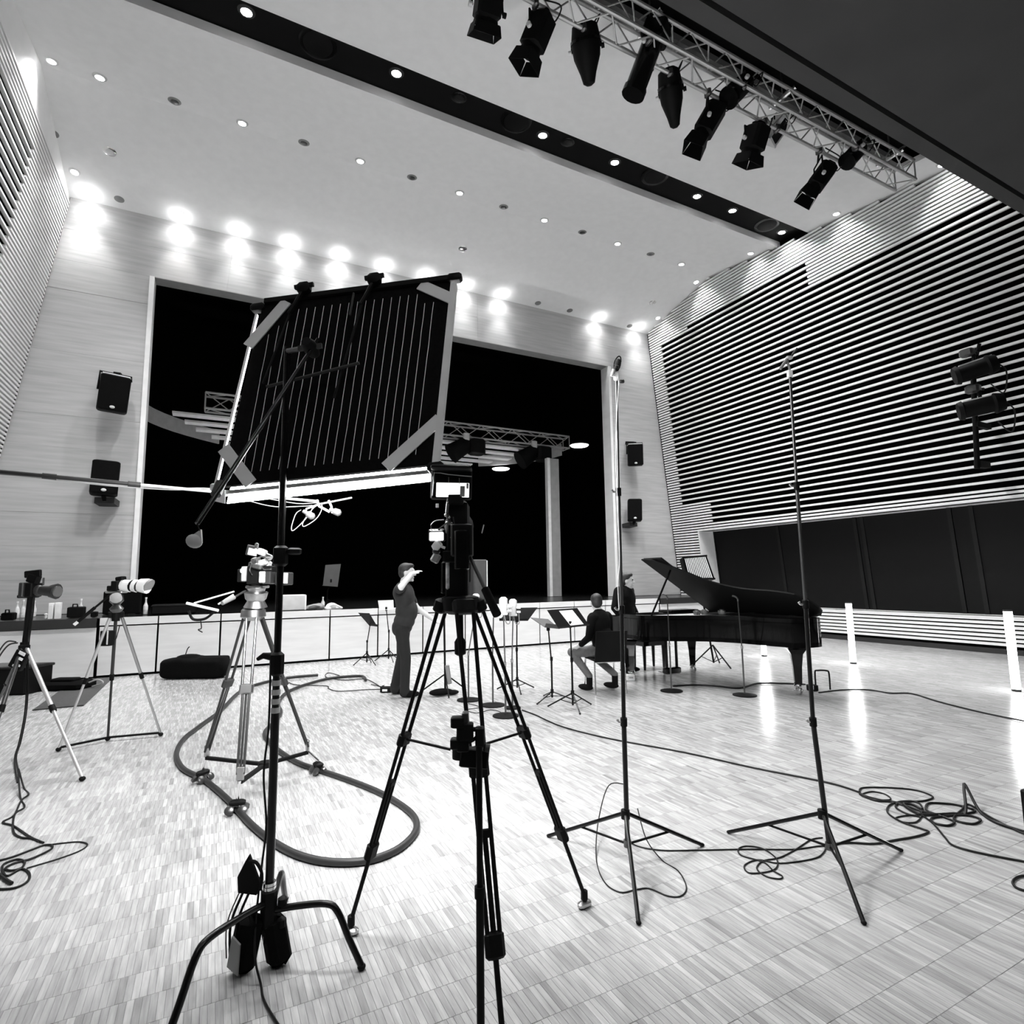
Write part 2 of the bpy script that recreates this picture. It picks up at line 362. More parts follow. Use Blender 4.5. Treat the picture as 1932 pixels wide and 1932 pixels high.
struct(MB().box(((OX0 + OX1) / 2, 14.2, OZ + 0.04), (OX1 - OX0 + 0.18, 0.34, 0.08)).build('trim_3', 'grey', smooth=False))  # top trim painted grey, the shade of its underside put into the colour
# stage house
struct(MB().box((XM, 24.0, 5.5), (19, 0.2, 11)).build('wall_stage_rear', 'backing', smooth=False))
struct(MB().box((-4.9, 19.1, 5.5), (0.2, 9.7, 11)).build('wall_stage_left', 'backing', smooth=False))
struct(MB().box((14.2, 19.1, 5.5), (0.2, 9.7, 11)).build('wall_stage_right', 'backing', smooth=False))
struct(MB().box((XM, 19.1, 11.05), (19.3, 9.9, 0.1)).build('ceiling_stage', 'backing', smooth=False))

# ---- stage
stage = thing('stage', 'raised stage with pale wooden front panels and a dark floor', 'stage', (XM, YF, 0))
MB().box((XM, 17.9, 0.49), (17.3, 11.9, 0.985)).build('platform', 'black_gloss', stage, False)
MB().box((XM, YF + 0.06, 0.49), (17.2, 0.06, 0.97)).build('substructure', 'backing', stage, False)
SJ = [-1.658, -0.805, 0.173, 1.14, 2.107, 3.065, 4.03, 5.007, 5.96, 6.911, 7.887, 8.829, 9.72, 10.60]
for a, b in zip(SJ[:-1], SJ[1:]):
    MB().box(((a + b) / 2, YF + 0.015, 0.44), (b - a - 0.03, 0.03, 0.80)).build('front_panel', 'stagewood', stage, False)
    MB().box(((a + b) / 2, YF + 0.01, 0.925), (b - a - 0.022, 0.04, 0.125)).build('fascia_panel', 'stagewood', stage, False)
for a, b in ((-4.05, -1.69), (10.63, 13.33)):
    MB().box(((a + b) / 2, YF - 0.0, 0.43), (b - a, 0.03, 0.80)).build('front_panel', 'stagewood', stage, False)
    MB().box(((a + b) / 2, YF - 0.02, 0.915), (b - a, 0.05, 0.15)).build('edge_band', 'dark', stage, False)
MB().box(((10.6 - 1.66) / 2, YF + 0.03, 0.02), (12.26, 0.03, 0.03)).build('plinth', 'backing', stage, False)

# ---- hung slatted ceiling and truss inside the stage house
def truss(root, x0, x1, ys, zs, r=0.025, bay=0.5, mat='alu', d=0.011):
    (ya, yb), (za, zb) = ys, zs; ch = [(ya, za), (yb, za), (yb, zb), (ya, zb)]
    for y, z in ch: MB().cyl((x0, y, z), (x1, y, z), r, n=8).build('chord', mat, root)
    n = int((x1 - x0) / bay)
    for i in range(n):
        a, b = x0 + (x1 - x0) * i / n, x0 + (x1 - x0) * (i + 1) / n; mid = (a + b) / 2
        for q in range(4):
            (y0, z0), (y1, z1) = ch[q], ch[(q + 1) % 4]
            mb = MB().cyl((a, y0, z0), (mid, y1, z1), d, n=6, caps=False).cyl((mid, y1, z1), (b, y0, z0), d, n=6, caps=False)
            mb.build('brace', mat, root)
    for x in (x0, x1):
        mb = MB()
        for q in range(4): mb.cyl((x, *ch[q]), (x, *ch[(q + 1) % 4]), d * 1.2, n=6)
        mb.build('end_frame', mat, root)
st = thing('stage_truss', 'long grey lattice truss hanging inside the dark stage opening', 'truss', (4.0, 16.6, 5.0))
truss(st, PY(388, 745, 16.6).x, PY(1068, 830, 16.6).x, (16.4, 16.8), (PY(950, 832, 16.4).z, PY(950, 832, 16.4).z + 0.42), 0.03, 1.1, 'midgrey', 0.014)
rc = thing('slatted_canopy', 'pale slatted canopy hung behind the truss above the stage', 'canopy', (4.6, 18, 4.9))
zc0 = PY(900, 838, 16.9).z
for i in range(7):
    y = 16.95 + i * 0.78; ins = [0, .25, .5, .9, 1.4, 2.0, 2.7][i]
    MB().box((4.5, y, zc0 - 0.02), (11.2 - 2 * ins, 0.34, 0.05)).build('slat', 'white', rc, False)
for sx in (-1, 1):
    pts = [V((4.5 + sx * (6.4 - 1.9 * t * t), 17.0 + 3.0 * t, zc0 + 0.15)) for t in [i / 8 for i in range(9)]]
    m = MB()
    for p, q in zip(pts[:-1], pts[1:]): m.bar(p, q, 0.05, 0.42)
    m.build('curved_end', 'midgrey', rc, False)
for px, py, Y in ((945, 886, 19.5), (1093, 842, 16.9)):
    p = PY(px, py, Y); MB().lathe(p, p + V((0, 0, 0.06)), [(0, 0.30), (0.6, 0.34), (1, 0.1)], 18).build('ceiling_lamp', 'stagelamp', rc)
wp = thing('wing_panel', 'tall pale panel standing upright at the right of the dark stage', 'stage flat', PY(1045, 1125, 15.6))
a, b = PY(1040, 1126, 15.6), PY(1058, 1126, 15.6); h = PY(1045, 866, 15.6).z
MB().box(((a.x + b.x) / 2, 15.6, (h + ZS) / 2), (b.x - a.x, 0.12, h - ZS - 0.004)).build('leaf', 'grey', wp, False)
MB().box((a.x - 0.05, 15.58, (h + ZS) / 2), (0.1, 0.16, h - ZS - 0.004)).build('edge', 'lightgrey', wp, False)

# ---- ceiling lights
def nrm(y): return V((0, 0.6 / 2.8 if False else 0, -1))
def cpos(px, py, dz=0.0):      # point of the ceiling seen there
    d = ray(px, py); lo, hi = 5.0, 60.0
    for _ in range(60):
        mid = (lo + hi) / 2; p = CAM0 + d * mid
        if p[2] > cz(p[1]) + dz: hi = mid
        else: lo = mid
    return V(CAM0 + d * lo)
def downlight(p, r, on, label, group, rim='midgrey', cat='ceiling light', name='downlight'):
    t = thing(name, label, cat, p, group); sl = -0.6 / 2.8 if p.y > 11.2 else 0.12; n = V((0, sl, -1)).normalized()
    MB().lathe(p - n * 0.02, p + n * 0.012, [(0, r * 1.25), (0.6, r * 1.25), (1, r * 1.0)], 18).build('rim', rim, t)
    MB().lathe(p + n * 0.006, p + n * 0.017, [(0, r * 0.8), (0.7, r * 0.8), (1, r * 0.55)], 16).build('lamp', on, t)
    return t
fold = [-2.06 + 1.1 * i for i in range(13)]
for i, x in enumerate(fold):
    p = V((x, 11.02, cz(11.02) - 0.005)); on = i % 2 == 0
    downlight(p, 0.085, 'lamp_on' if on else 'lamp_off', ('lit' if on else 'unlit') + ' downlight on the ceiling fold, ' + ORD[i // 2] + ' ' + ('lit' if on else 'unlit') + ' one from the left', 'lit downlights on the ceiling fold' if on else 'unlit downlights on the ceiling fold', 'lightgrey' if on else 'grey')
    if on: spot('downlight_beam', p - V((0, 0, 0.06)), W_DOWN, (0, 0, -1), 104, 0.8, 0.06)
for i, x in enumerate([-2.6, -0.96, 0.196, 1.311, 2.466, 3.577, 4.70, 5.837, 6.974, 10.337, 11.9]):
    p = V((x, 13.74, cz(13.74) - 0.005))
    downlight(p, 0.09, 'lamp_on', 'lit wall washer at the ceiling edge above the stage, ' + ORD[i] + ' from the left', 'wall washers above the stage', 'white')
    spot('washer_beam', p - V((0, 0.0, 0.05)), W_WASH, (0, 0.12, -1), 145, 1.0, 0.05); spot('washer_beam', p - V((0, 0.14, 0.05)), W_WASH * 3.4, (0, 0.16, -1), 58, 0.9, 0.05)
    pl = bpy.data.lights.new('washer_glow', 'POINT'); pl.energy = 2.6; pl.shadow_soft_size = 0.06; po = bpy.data.objects.new('washer_glow', pl); COL.objects.link(po); po.location = p - V((0, 0, 0.13))
for i, (px, py) in enumerate(((100, 252), (225, 376), (1015, 572), (1075, 586), (1188, 615))):
    downlight(cpos(px, py), 0.075, 'grey', 'small grey unlit ceiling fitting near the ceiling edge, ' + ORD[i] + ' from the left', 'grey unlit ceiling fittings', 'grey')
for (px, py), lb in zip(((207, 286), (873, 470), (1231, 571)), ('left', 'middle', 'right')):
    downlight(cpos(px, py), 0.09, 'chrome', 'bright chrome swivel spotlight in the white ceiling, the one on the ' + lb, None, 'chrome', 'ceiling light', 'swivel_spotlight')
for i, (px, py) in enumerate(((465, 22), (748, 138), (1024, 255), (1160, 306), (1315, 370), (1382, 397), (1475, 438))):
    p = cpos(px, py, 0.13)
    downlight(p, 0.10, 'lamp_on', 'lit lamp set in the black ceiling band, ' + ORD[i] + ' from the left', 'lit lamps in the black ceiling band', 'dark')
    spot('band_beam', p - V((0, 0, 0.07)), W_BAND if i < 5 else W_BAND * .4, (0, 0.0, -1), 118, 0.7, 0.06)
for (px, py), lb in zip(((866, 185), (1071, 269)), ('left', 'right')):
    downlight(cpos(px, py, 0.13), 0.11, 'lamp_off', 'small unlit lamp with black ring in the black ceiling band, the %s one' % lb, 'unlit lamps in the black ceiling band', 'black_gloss')
for (px, py), lb in zip(((600, 82), (974, 228), (1236, 332), (1447, 424)), ('leftmost', 'second from the left', 'third from the left', 'rightmost')):
    p = cpos(px, py, 0.13); t = thing('ceiling_loudspeaker', 'large round black loudspeaker in the black ceiling band, ' + lb, 'loudspeaker', p, 'round loudspeakers in the ceiling band')
    MB().lathe(p + V((0, 0, 0.02)), p - V((0, 0, 0.02)), [(0, 0.29), (0.7, 0.29), (1, 0.25)], 24).build('rim', 'black_gloss', t)
    MB().lathe(p - V((0, 0, 0.018)), p - V((0, 0, 0.03)), [(0, 0.23), (1, 0.2)], 24).build('cone', 'black', t)
for y in (13.2, 11.5, 9.6, 7.3, 5.2, 2.0):
    z = cz(y) if y > 3.9 else 7.5
    p = V((xr(z) - 0.22, y, z - 0.004)); downlight(p, 0.08, 'lamp_on', 'lit spotlight grazing the right slatted wall, %s from the stage' % ORD[[13.2, 11.5, 9.6, 7.3, 5.2, 2.0].index(y)], 'lit spotlights along the right wall', 'white') if y > 3.9 else None
    if y > 3.9: spot('graze_beam', p - V((0, 0, 0.05)), W_SIDE, (0.12, 0, -1), 110, 1.0, 0.05)
for y in (13.3, 11.0, 8.6, 6.2):
    z = 9.42; zc = cz(y)
    p = V((xl(zc) + 0.16, y, zc - 0.004)); downlight(p, 0.08, 'lamp_on', 'lit spotlight grazing the left slatted wall, %s from the stage' % ORD[[13.3, 11.0, 8.6, 6.2].index(y)], 'lit spotlights along the left wall', 'white')
    spot('graze_beam', p - V((0, 0, 0.05)), W_SIDE, (-0.12, 0, -1), 110, 1.0, 0.05)

# downlights of the low ceiling behind the camera
for i, x in enumerate((-2.2, 1.2, 4.6, 8.0)):
    p = V((x, -1.4, 7.495)); t = thing('downlight', 'lit downlight in the low dark ceiling, ' + ORD[i] + ' from the left wall', 'ceiling light', p, 'downlights in the low ceiling')
    MB().lathe(p + V((0, 0, .02)), p - V((0, 0, .012)), [(0, .12), (.6, .12), (1, .10)], 18).build('rim', 'lightgrey', t); MB().lathe(p - V((0, 0, .006)), p - V((0, 0, .017)), [(0, .08), (1, .06)], 16).build('lamp', 'lamp_on', t)
    spot('downlight_beam', p - V((0, 0, .05)), W_REAR, (0.05, 0.25, -1), 120, 0.8, 0.08)
# added uplights on the stage floor, unseen, put in to brighten the canopy
for x, lb in ((1.2, 'left'), (7.6, 'right')):
    p = V((x, 17.6, ZS + .002)); t = thing('added_uplight', 'added low uplight on the stage floor shining up at the canopy, the %s one' % lb, 'added uplight', p, 'added uplights on the stage floor')
    MB().rbox(p + V((0, 0, .06)), (.3, .2, .1), .03).build('housing', 'black', t); MB().box(p + V((0, 0, .113)), (.24, .14, .006)).build('lens', 'led', t, False)
    spot('uplight_beam', p + V((0, 0, .14)), 260, (0.05, 0.15, 1), 110, 0.8, .06)

# ================================================================== RIGGING
tr = thing('lighting_truss', 'silver box truss hanging under the dark ceiling slot', 'truss', (6.0, 5.08, 8.4))
truss(tr, 1.4, 10.62, (4.92, 5.25), (8.40, 8.76), 0.028, 0.62)
for x in (2.2, 4.8, 7.4, 10.2):
    MB().cyl((x, 5.08, 8.76), (x, 5.08, 9.96), 0.012, n=6).build('hoist_cable', 'dark_steel', tr)
    MB().cyl((x, 4.86, 8.78), (x, 5.31, 8.78), 0.035, n=8).build('hoist_beam', 'chrome', tr)
def yoke(t, clampp, pivot, side, w, drop):
    m = MB().tube([pivot + side * w, pivot + side * w + V((0, 0, drop)), pivot - side * w + V((0, 0, drop)), pivot - side * w], 0.014, 6); m.build('yoke', 'black', t)
    MB().cyl(pivot + V((0, 0, drop)), clampp, 0.016, n=8).build('spigot', 'black', t)
    MB().rbox(clampp, (0.06, 0.11, 0.11), 0.02).build('clamp', 'dark_steel', t)
    for s in (-1, 1): MB().cyl(pivot + side * w * s, pivot + side * (w + 0.04) * s, 0.03, n=10).build('tilt_knob', 'white' if s < 0 else 'black', t)
def lamp(kind, c, nose, label, Yc=5.25, Yn=5.55, r=0.16, zc=8.40):
    cl = PY(c[0], c[1], Yc); cl.z = zc; ns = PY(nose[0], nose[1], Yn)
    t = thing('stage_' + kind, label, 'stage light', cl, None)
    back = PY(c[2], c[3], Yc + 0.05); ax = (ns - back).normalized(); L = (ns - back).length
    side = ax.cross(V((0, 0, 1))); side = side.normalized() if side.length > 0.05 else V((1, 0, 0))
    pv = back + ax * L * 0.42
    yoke(t, cl, pv, side, r * 1.12, max(0.12, min(0.34, cl.z - pv.z - 0.03)))
    if kind == 'fresnel':
        rot = basis(side, -ax)
        MB().rbox(back + ax * L * 0.33, (r * 1.7, r * 1.9, L * 0.62), 0.04, rot).build('housing', 'black', t)
        MB().lathe(back + ax * L * 0.6, back + ax * L * 0.74, [(0, r * 0.8), (1, r * 0.9)], 16).build('lens_ring', 'black', t)
        e = back + ax * L * 0.74
        for d1, d2 in ((side, side.cross(ax)), (-side, side.cross(ax)), (side.cross(ax), side), (-side.cross(ax), side)):
            MB().prism([e + d1 * r * .85 + d2 * r * .8, e + d1 * r * .85 - d2 * r * .8, e + ax * L * .26 + d1 * r * 0.98 - d2 * r * 0.98, e + ax * L * .26 + d1 * r * 0.98 + d2 * r * 0.98], d1 * 0.006).build('barn_door', 'black', t)
        MB().rbox(back - ax * 0.01, (r * 1.0, r * 1.0, 0.06), 0.02, rot).build('back_cap', 'black', t)
    elif kind == 'scoop':
        MB().lathe(back, ns, [(0, r * .55), (.06, r * .95), (.3, r * 1.12), (.55, r), (.8, r * .62), (.96, r * .45), (1, r * .2)], 18).build('housing', 'black', t)
        MB().lathe(back + ax * L * .28, back + ax * L * .33, [(0, r * 1.16), (1, r * 1.16)], 18).build('band', 'black_gloss', t)
    elif kind == 'profile':
        MB().lathe(back + ax * L * .05, back + ax * L, [(0, r * .6), (.02, r * .72), (.9, r * .72), (.9, r * .82), (1, r * .82)], 16).build('barrel', 'black_gloss', t)
        MB().rbox(back + ax * L * .12, (r * 1.6, r * 1.6, L * .26), 0.03, basis(side, -ax)).build('lamp_house', 'black', t)
        MB().rbox(back + ax * L * .62 + side * r * .8, (0.04, 0.05, 0.1), 0.01, basis(side, -ax)).build('focus_knob', 'black', t)
    elif kind == 'par':
        MB().lathe(back, ns, [(0, r * .5), (.12, r * .9), (.55, r), (1, r * 1.02)], 18).build('can', 'black', t)
        MB().lathe(ns - ax * 0.03, ns + ax * 0.01, [(0, r * 1.1), (1, r * 1.1)], 18).build('gel_frame', 'black_gloss', t)
    elif kind == 'flood':
        rot = basis(side, -ax)
        MB().rbox(back + ax * L * .5, (r * 2.1, r * 1.5, L * .8), 0.03, rot).build('housing', 'black', t)
        MB().box(back + ax * L * .95, (r * 2.3, r * 1.7, 0.03), rot).build('front_frame', 'lightgrey', t, False)
        for s in (-1, 1): MB().box(back + ax * L * .5 + side * r * 1.1 * s, (0.012, r * 1.6, L * .9), rot).build('side_plate', 'white', t, False)
    c0 = back; MB().tube(crom([c0, c0 + V((0.10, -0.05, -0.10)), c0 + V((0.16, -0.12, 0.08)), cl + V((0.1, -0.05, 0.05))], 5), 0.009, 6).build('cable', 'cable', t)
    return t
lamp('fresnel', (915, -30, 925, -20), (913, 70), 'leftmost black stage light with wide barn doors, cut by the top of the picture', r=0.17)
lamp('fresnel', (1010, 0, 1028, 28), (988, 128), 'black fresnel spotlight with barn doors, second stage light from the left', r=0.15)
lamp('scoop', (1100, 30, 1102, 42), (1112, 162), 'black bullet-shaped stage light hanging straight down between fresnel and long profile spot', r=0.17)
lamp('profile', (1225, 90, 1243, 48), (1194, 180), 'long slim black profile spotlight leaning left, fourth on the truss', Yc=5.0, Yn=5.35, r=0.19)
lamp('scoop', (1262, 110, 1260, 128), (1274, 242), 'black bullet-shaped stage light just right of the long slim profile spotlight', r=0.15)
lamp('fresnel', (1335, 170, 1356, 198), (1306, 284), 'black fresnel spotlight with barn doors in the middle of the truss, below the dark can', r=0.145)
lamp('par', (1400, 140, 1412, 150), (1375, 185), 'short black can light tucked inside the middle of the truss', Yc=4.95, Yn=5.1, r=0.14)
lamp('fresnel', (1440, 210, 1432, 236), (1410, 312), 'black stage light with large spread barn doors beside the white-framed floodlight', r=0.17)
lamp('flood', (1462, 195, 1480, 222), (1448, 268), 'small floodlight with pale frame and white side plates under the truss', r=0.12)
lamp('fresnel', (1545, 285, 1566, 312), (1518, 378), 'rightmost black fresnel spotlight hanging below the truss', r=0.145)
lamp('par', (1612, 262, 1626, 275), (1598, 305), 'short black can light inside the right end of the truss', Yc=4.95, Yn=5.1, r=0.13)
sfx = ((880, 836, 'left'), (1008, 850, 'right'))
for px, py, lb in sfx:
    p = PY(px, py, 16.4); t = thing('stage_spotlight', 'black spotlight with a pale clamp hanging from the stage truss, the %s one' % lb, 'stage light', p, 'spotlights on the stage truss')
    MB().lathe(p + V((0.15, 0.1, 0.05)), p + V((-0.45, 0.2, -0.35)), [(0, .16), (.2, .26), (.8, .30), (1, .33)], 14).build('can', 'black', t)
    MB().rbox(p + V((0.0, 0, 0.2)), (0.2, 0.12, 0.26), 0.03).build('clamp', 'lightgrey', t); MB().cyl(p + V((0, 0, .2)), V((p.x, 16.4, PY(950, 832, 16.4).z + .02)), .03, n=8).build('hanger', 'dark_steel', t); MB().rbox(p + V((0.35, 0, -0.1)), (0.5, 0.4, 0.5), 0.06).build('housing', 'black', t)

# ---- wall loudspeakers
def wspeaker(px, label, tiltx, roll, br):
    (x0, y0), (x1, y1) = px; c = PY((x0 + x1) / 2, (y0 + y1) / 2, 13.6); a, b = PY(x0, y0, 13.6), PY(x1, y1, 13.6)
    wd, ht = abs(b.x - a.x) * (0.95 if c.x < 3 else 0.80), abs(a.z - b.z); t = thing('wall_loudspeaker', label, 'loudspeaker', (c.x, 13.95, c.z), 'loudspeakers on the stage wall')
    rot = Matrix.Rotation(roll[0], 3, 'Z') @ Matrix.Rotation(tiltx, 3, 'X') @ Matrix.Rotation(roll[1], 3, 'Y')
    MB().rbox(c, (wd, 0.4, ht), 0.04, rot).build('cabinet', 'black', t)
    MB().rbox(c + rot @ V((0, -0.202, 0)), (wd * .92, 0.012, ht * .94), 0.006, rot).build('grille', 'black_cloth', t)
    MB().ell(c + rot @ V((0.0, -0.212, -ht * .40)), (0.045, 0.012, 0.03), rot, 10, 6).build('badge', 'lightgrey', t)
    if br == 'top':
        tp = [rot @ V((-wd * .54, 0.05, 0.05)), rot @ V((-wd * .54, 0.05, ht * .58)), rot @ V((wd * .5, 0.05, ht * .58)), rot @ V((wd * .5, 0.05, ht * .45))]
        MB().tube([c + p for p in tp], 0.022, 6).build('bracket', 'black', t)
        MB().box(c + rot @ V((0, 0.0, ht * .5 + .01)), (wd * .9, 0.35, 0.02), rot).build('top_plate', 'white', t, False)
        MB().bar(c + rot @ V((0, 0.05, ht * .58)), V((c.x, 13.98, c.z + ht * .72)), 0.12, 0.10).build('wall_arm', 'black', t)
    else:
        MB().bar(c + rot @ V((0, 0.0, -ht * .5)), V((c.x, 13.7, c.z - ht * .62)), 0.06, 0.06).build('stem', 'black', t)
        MB().bar(V((c.x, 13.68, c.z - ht * .63)), V((c.x + (0.05 if c.x < 3 else -.05), 13.99, c.z - ht * .68)), 0.34, 0.12).build('wall_arm', 'dark', t)
wspeaker(((187, 708), (243, 780)), 'black wall loudspeaker tilted in a bracket, upper one left of the stage', 0.12, (0.15, 0.06), 'top')
wspeaker(((173, 870), (224, 936)), 'black wall loudspeaker behind the boom pole, lower one left of the stage', -0.05, (0.12, 0.03), 'bottom')
wspeaker(((1184, 838), (1213, 880)), 'black wall loudspeaker under an angled bracket, upper one right of the stage', 0.10, (-0.62, 0.0), 'top')
wspeaker(((1184, 942), (1211, 984)), 'black wall loudspeaker on a foot bracket, lower one right of the stage', -0.05, (-0.62, 0.03), 'bottom')

# ---- light bar on the right wall
wrig = thing('wall_light_bar', 'dark vertical pole on the right slatted wall carrying two tube spotlights', 'light rig', PX(1845, 882, 12.6))
MB().cyl(PX(1844, 884, 12.6), PX(1836, 700, 12.45), 0.045, n=10).build('pole', 'black', wrig); MB().cyl(PX(1836, 700, 12.45), PX(1848, 648, 12.4), 0.03, n=8).build('pole_top', 'black', wrig)
MB().bar(PX(1844, 876, 12.6), PX(1862, 878, 12.95), 0.12, 0.12).build('wall_bracket', 'black', wrig); MB().bar(PX(1840, 800, 12.5), PX(1866, 806, 12.95), 0.08, 0.10).build('wall_bracket', 'black', wrig)
for (a, b) in (((1800, 711), (1880, 684)), ((1808, 777), (1895, 757))):
    p, q = PX(*a, 12.0), PX(*b, 12.35); t = wrig
    MB().lathe(p, q, [(0, .16), (.1, .18), (.12, .15), (.75, .15), (.8, .19), (1, .15)], 16).build('tube_spotlight', 'black', t)
    d = (q - p); MB().bar(p + d * .14 + V((-.02, 0, .155)), p + d * .92 + V((-.02, 0, .155)), 0.05, 0.02).build('top_rail', 'white', t, False)
    m = p + d * .5; MB().tube([m + V((0, 0, .1)), m + V((.05, .02, .34)), m + V((.2, .02, .36))], 0.03, 7).build('yoke', 'black', t)
    MB().rbox(m + V((0.02, 0.1, .36)), (0.16, 0.22, 0.14), 0.03).build('clamp', 'dark_steel', t)
    MB().tube(crom([q, q + V((.02, -.12, -.2)), q + V((.1, -.02, -.55)), q + V((.2, .2, -.3))], 5), 0.012, 6).build('cable', 'cable', t)

# ================================================================== SOFTBOX PANEL ON ITS STAND
KS = 2.62 / 2.5
PC = [V(CAM0 + (np.array(p) - CAM0) * KS) for p in ((0.151, 2.965, 2.926), (0.979, 2.441, 2.998), (0.821, 2.266, 2.024), (-0.007, 2.79, 1.952))]
TL, TR, BR, BL = PC; pu = (TR - TL).normalized(); pv_ = (BL - TL).normalized(); pn = pu.cross(pv_).normalized()
if pn.y < 0: pn = -pn
def Q(u, v, o=0.0): return TL * (1 - u) * (1 - v) + TR * u * (1 - v) + BR * u * v + BL * (1 - u) * v + pn * o
lp = thing('led_softbox', 'large square black softbox light panel seen from behind, glowing along its lower edge', 'light panel', Q(0.5, 1.0))
MB().prism([Q(.02, .01), Q(.98, .01), Q(.98, .985), Q(.02, .985)], pn * 0.02).build('back_fabric', 'black_cloth', lp, False)
MB().prism([Q(.03, .03, .085), Q(.985, .03, .085), Q(.985, 1.022, .085), Q(.015, 1.03, .085)], pn * 0.006).build('diffuser', 'diffuser_on', lp, False)
fr = [('left_bar', Q(0, .07), Q(.0, .985), 'white', .012), ('right_bar', Q(1, .04), Q(1, .985), 'lightgrey', .030), ('top_bar', Q(.03, 0), Q(.97, 0), 'black', .028), ('bottom_bar', Q(.02, 1.0, .045), Q(.97, 1.0, .045), 'alu', .02)]  # left bar painted white for the light falling on it
for nme, a, b, mt, wd in fr: MB().bar(a, b, wd, wd * 1.1, pn).build('frame_' + nme.split('_')[0], mt, lp, False)
for u, v in ((0, 0.03), (1, 0.0), (1, 1.0)):
    MB().rbox(Q(u, v), (0.075, 0.045, 0.045), 0.012, basis(pu, pn)).build('corner_joint', 'black', lp)
for (a, b) in (((0, .26), (.15, .02)), ((.83, .02), (1, .13)), ((.78, .98), (1, .77)), ((0, .80), (.17, .99))):
    p, q = Q(*a, -.012), Q(*b, -.012); d = (q - p).normalized(); s = d.cross(pn) * 0.03
    MB().prism([p - s, p + s, q + s, q - s], pn * 0.006).build('corner_strap', 'fabric_strap', lp, False)
for i in range(20):
    u = 0.09 + 0.043 * i; u2 = 0.115 + 0.0415 * i; v0 = 0.07 + (0.13 * max(0, 1 - i / 3.0)) + (0.06 if i > 17 else 0)
    pts = [Q(u + (u2 - u) * t + random.uniform(-.0012, .0012), v0 + (0.93 - v0) * t, -.002) for t in [k / 10 for k in range(11)]]
    for (a, b) in zip(pts[:-1], pts[1:]):
        pass
    MB().tube(pts, 0.0015, 4).build('stitch_seam', 'seam', lp)
for v in (.24, .47, .72):
    MB().ell(Q(1.0, v, 0.03) - pu * 0.035, (0.018, 0.018, 0.018), None, 10, 6).build('clip', 'white', lp)
    MB().prism([Q(.025, v, .02), Q(.025, v + .045, .02), Q(.075, v + .045, .02)], pn * 0.01).build('clip', 'white', lp, False)
for u in (.24, .60):
    a = Q(u, -.03, -.03); MB().rbox(a, (0.07, 0.06, 0.05), 0.015, basis(pu, pn)).build('top_clamp', 'black', lp)
    MB().bar(a + pu * -.05 + V((0, 0, .01)), a + pu * .05 + V((0, 0, .015)), 0.016, 0.02).build('clamp_lever', 'black', lp)
    MB().tube([a, Q(u - .025, .07, -.04), Q(u - .045, .12, -.04)], 0.011, 6).build('clamp_arm', 'black', lp)
    MB().cyl(Q(u - .04, .10, -.035), Q(u - .10, .62 if u > .5 else .5, -.035), 0.006, n=6).build('support_rod', 'black', lp)
MB().cyl(Q(.17, .53, -.05), Q(.60, .46, -.05), 0.008, n=8).build('cross_bar', 'dark', lp)
MB().cyl(Q(.50, .03, -.02), Q(.50, .16, -.02), 0.006, n=6).build('top_hook', 'dark', lp)

# ---- C-stand
CS = V((0.262, 2.70, 0))
cs = thing('grip_stand', 'heavy black grip stand with bent tube legs holding the softbox panel', 'light stand', CS)
MB().cyl(CS + V((0, 0, .10)), CS + V((0, 0, 1.02)), 0.0175, n=14).build('lower_column', 'black_gloss', cs)
MB().cyl(CS + V((0, 0, 1.0)), CS + V((0, 0, 2.62)), 0.0150, n=14).build('riser', 'black_gloss', cs)
MB().rbox(CS + V((0, 0, .23)), (0.062, 0.062, 0.15), 0.015).build('leg_hub', 'black', cs)
for zz in (.315, .30): MB().lathe(CS + V((0, 0, zz)), CS + V((0, 0, zz + .012)), [(0, .026), (1, .026)], 14).build('collar_ring', 'chrome', cs)
for zz in (.27, .19): MB().rbox(CS + RIGHT * .055 + V((0, 0, zz - .02)), (0.035, 0.035, 0.04), 0.01).build('hub_knob', 'black', cs)
f1 = G(682, 1830); f2 = G(300, 2010); f3 = CS + V((0.12, 0.48, 0))
for ft, z0 in ((f1, .215), (f2, .25), (f3, .18)):
    d = (ft - CS); d.z = 0
    pts = [CS + V((0, 0, z0)), CS + d * .30 + V((0, 0, z0 + .02)), CS + d * .62 + V((0, 0, z0 + .03)), CS + d * .74 + V((0, 0, z0 - .0)), CS + d * .86 + V((0, 0, z0 * .55)), CS + d + V((0, 0, .014))]
    MB().tube(crom(pts, 4), 0.0135, 10).build('leg', 'black_gloss', cs)
    MB().ell(ft + V((0, 0, .013)), (.017, .017, .013), None, 10, 6).build('foot', 'black', cs)
kz = AT(512, 1262, CS).z
MB().rbox(CS + V((0, 0, kz)), (0.055, 0.06, 0.10), 0.015).build('riser_collar', 'black', cs)
MB().tube([CS + RIGHT * -.02 + V((0, 0, kz + .03)), CS + RIGHT * -.06 + V((0, 0, kz + .035)), CS + RIGHT * -.085 + V((0, 0, kz + .02))], [.018, .013, .008], 8).build('locking_lever', 'black', cs)
for py in (1299, 1317, 1335, 1352):
    zt = AT(510, py, CS).z; MB().cyl(CS + V((0, 0, zt - .011)), CS + V((0, 0, zt + .011)), 0.0186, n=14).build('tape_band', 'midgrey', cs)
kz2 = AT(527, 1045, CS).z; MB().rbox(CS + V((0, 0, kz2)), (0.06, 0.06, 0.09), 0.015).build('riser_collar', 'black', cs); MB().rbox(CS + RIGHT * .06 + V((0, 0, kz2 + .02)), (0.06, 0.03, 0.03), 0.01).build('locking_knob', 'black', cs)
hd = AT(585, 655, CS, 0.03)
ga, gb = AT(372, 988, CS, -0.55), AT(600, 640, CS, 0.06)
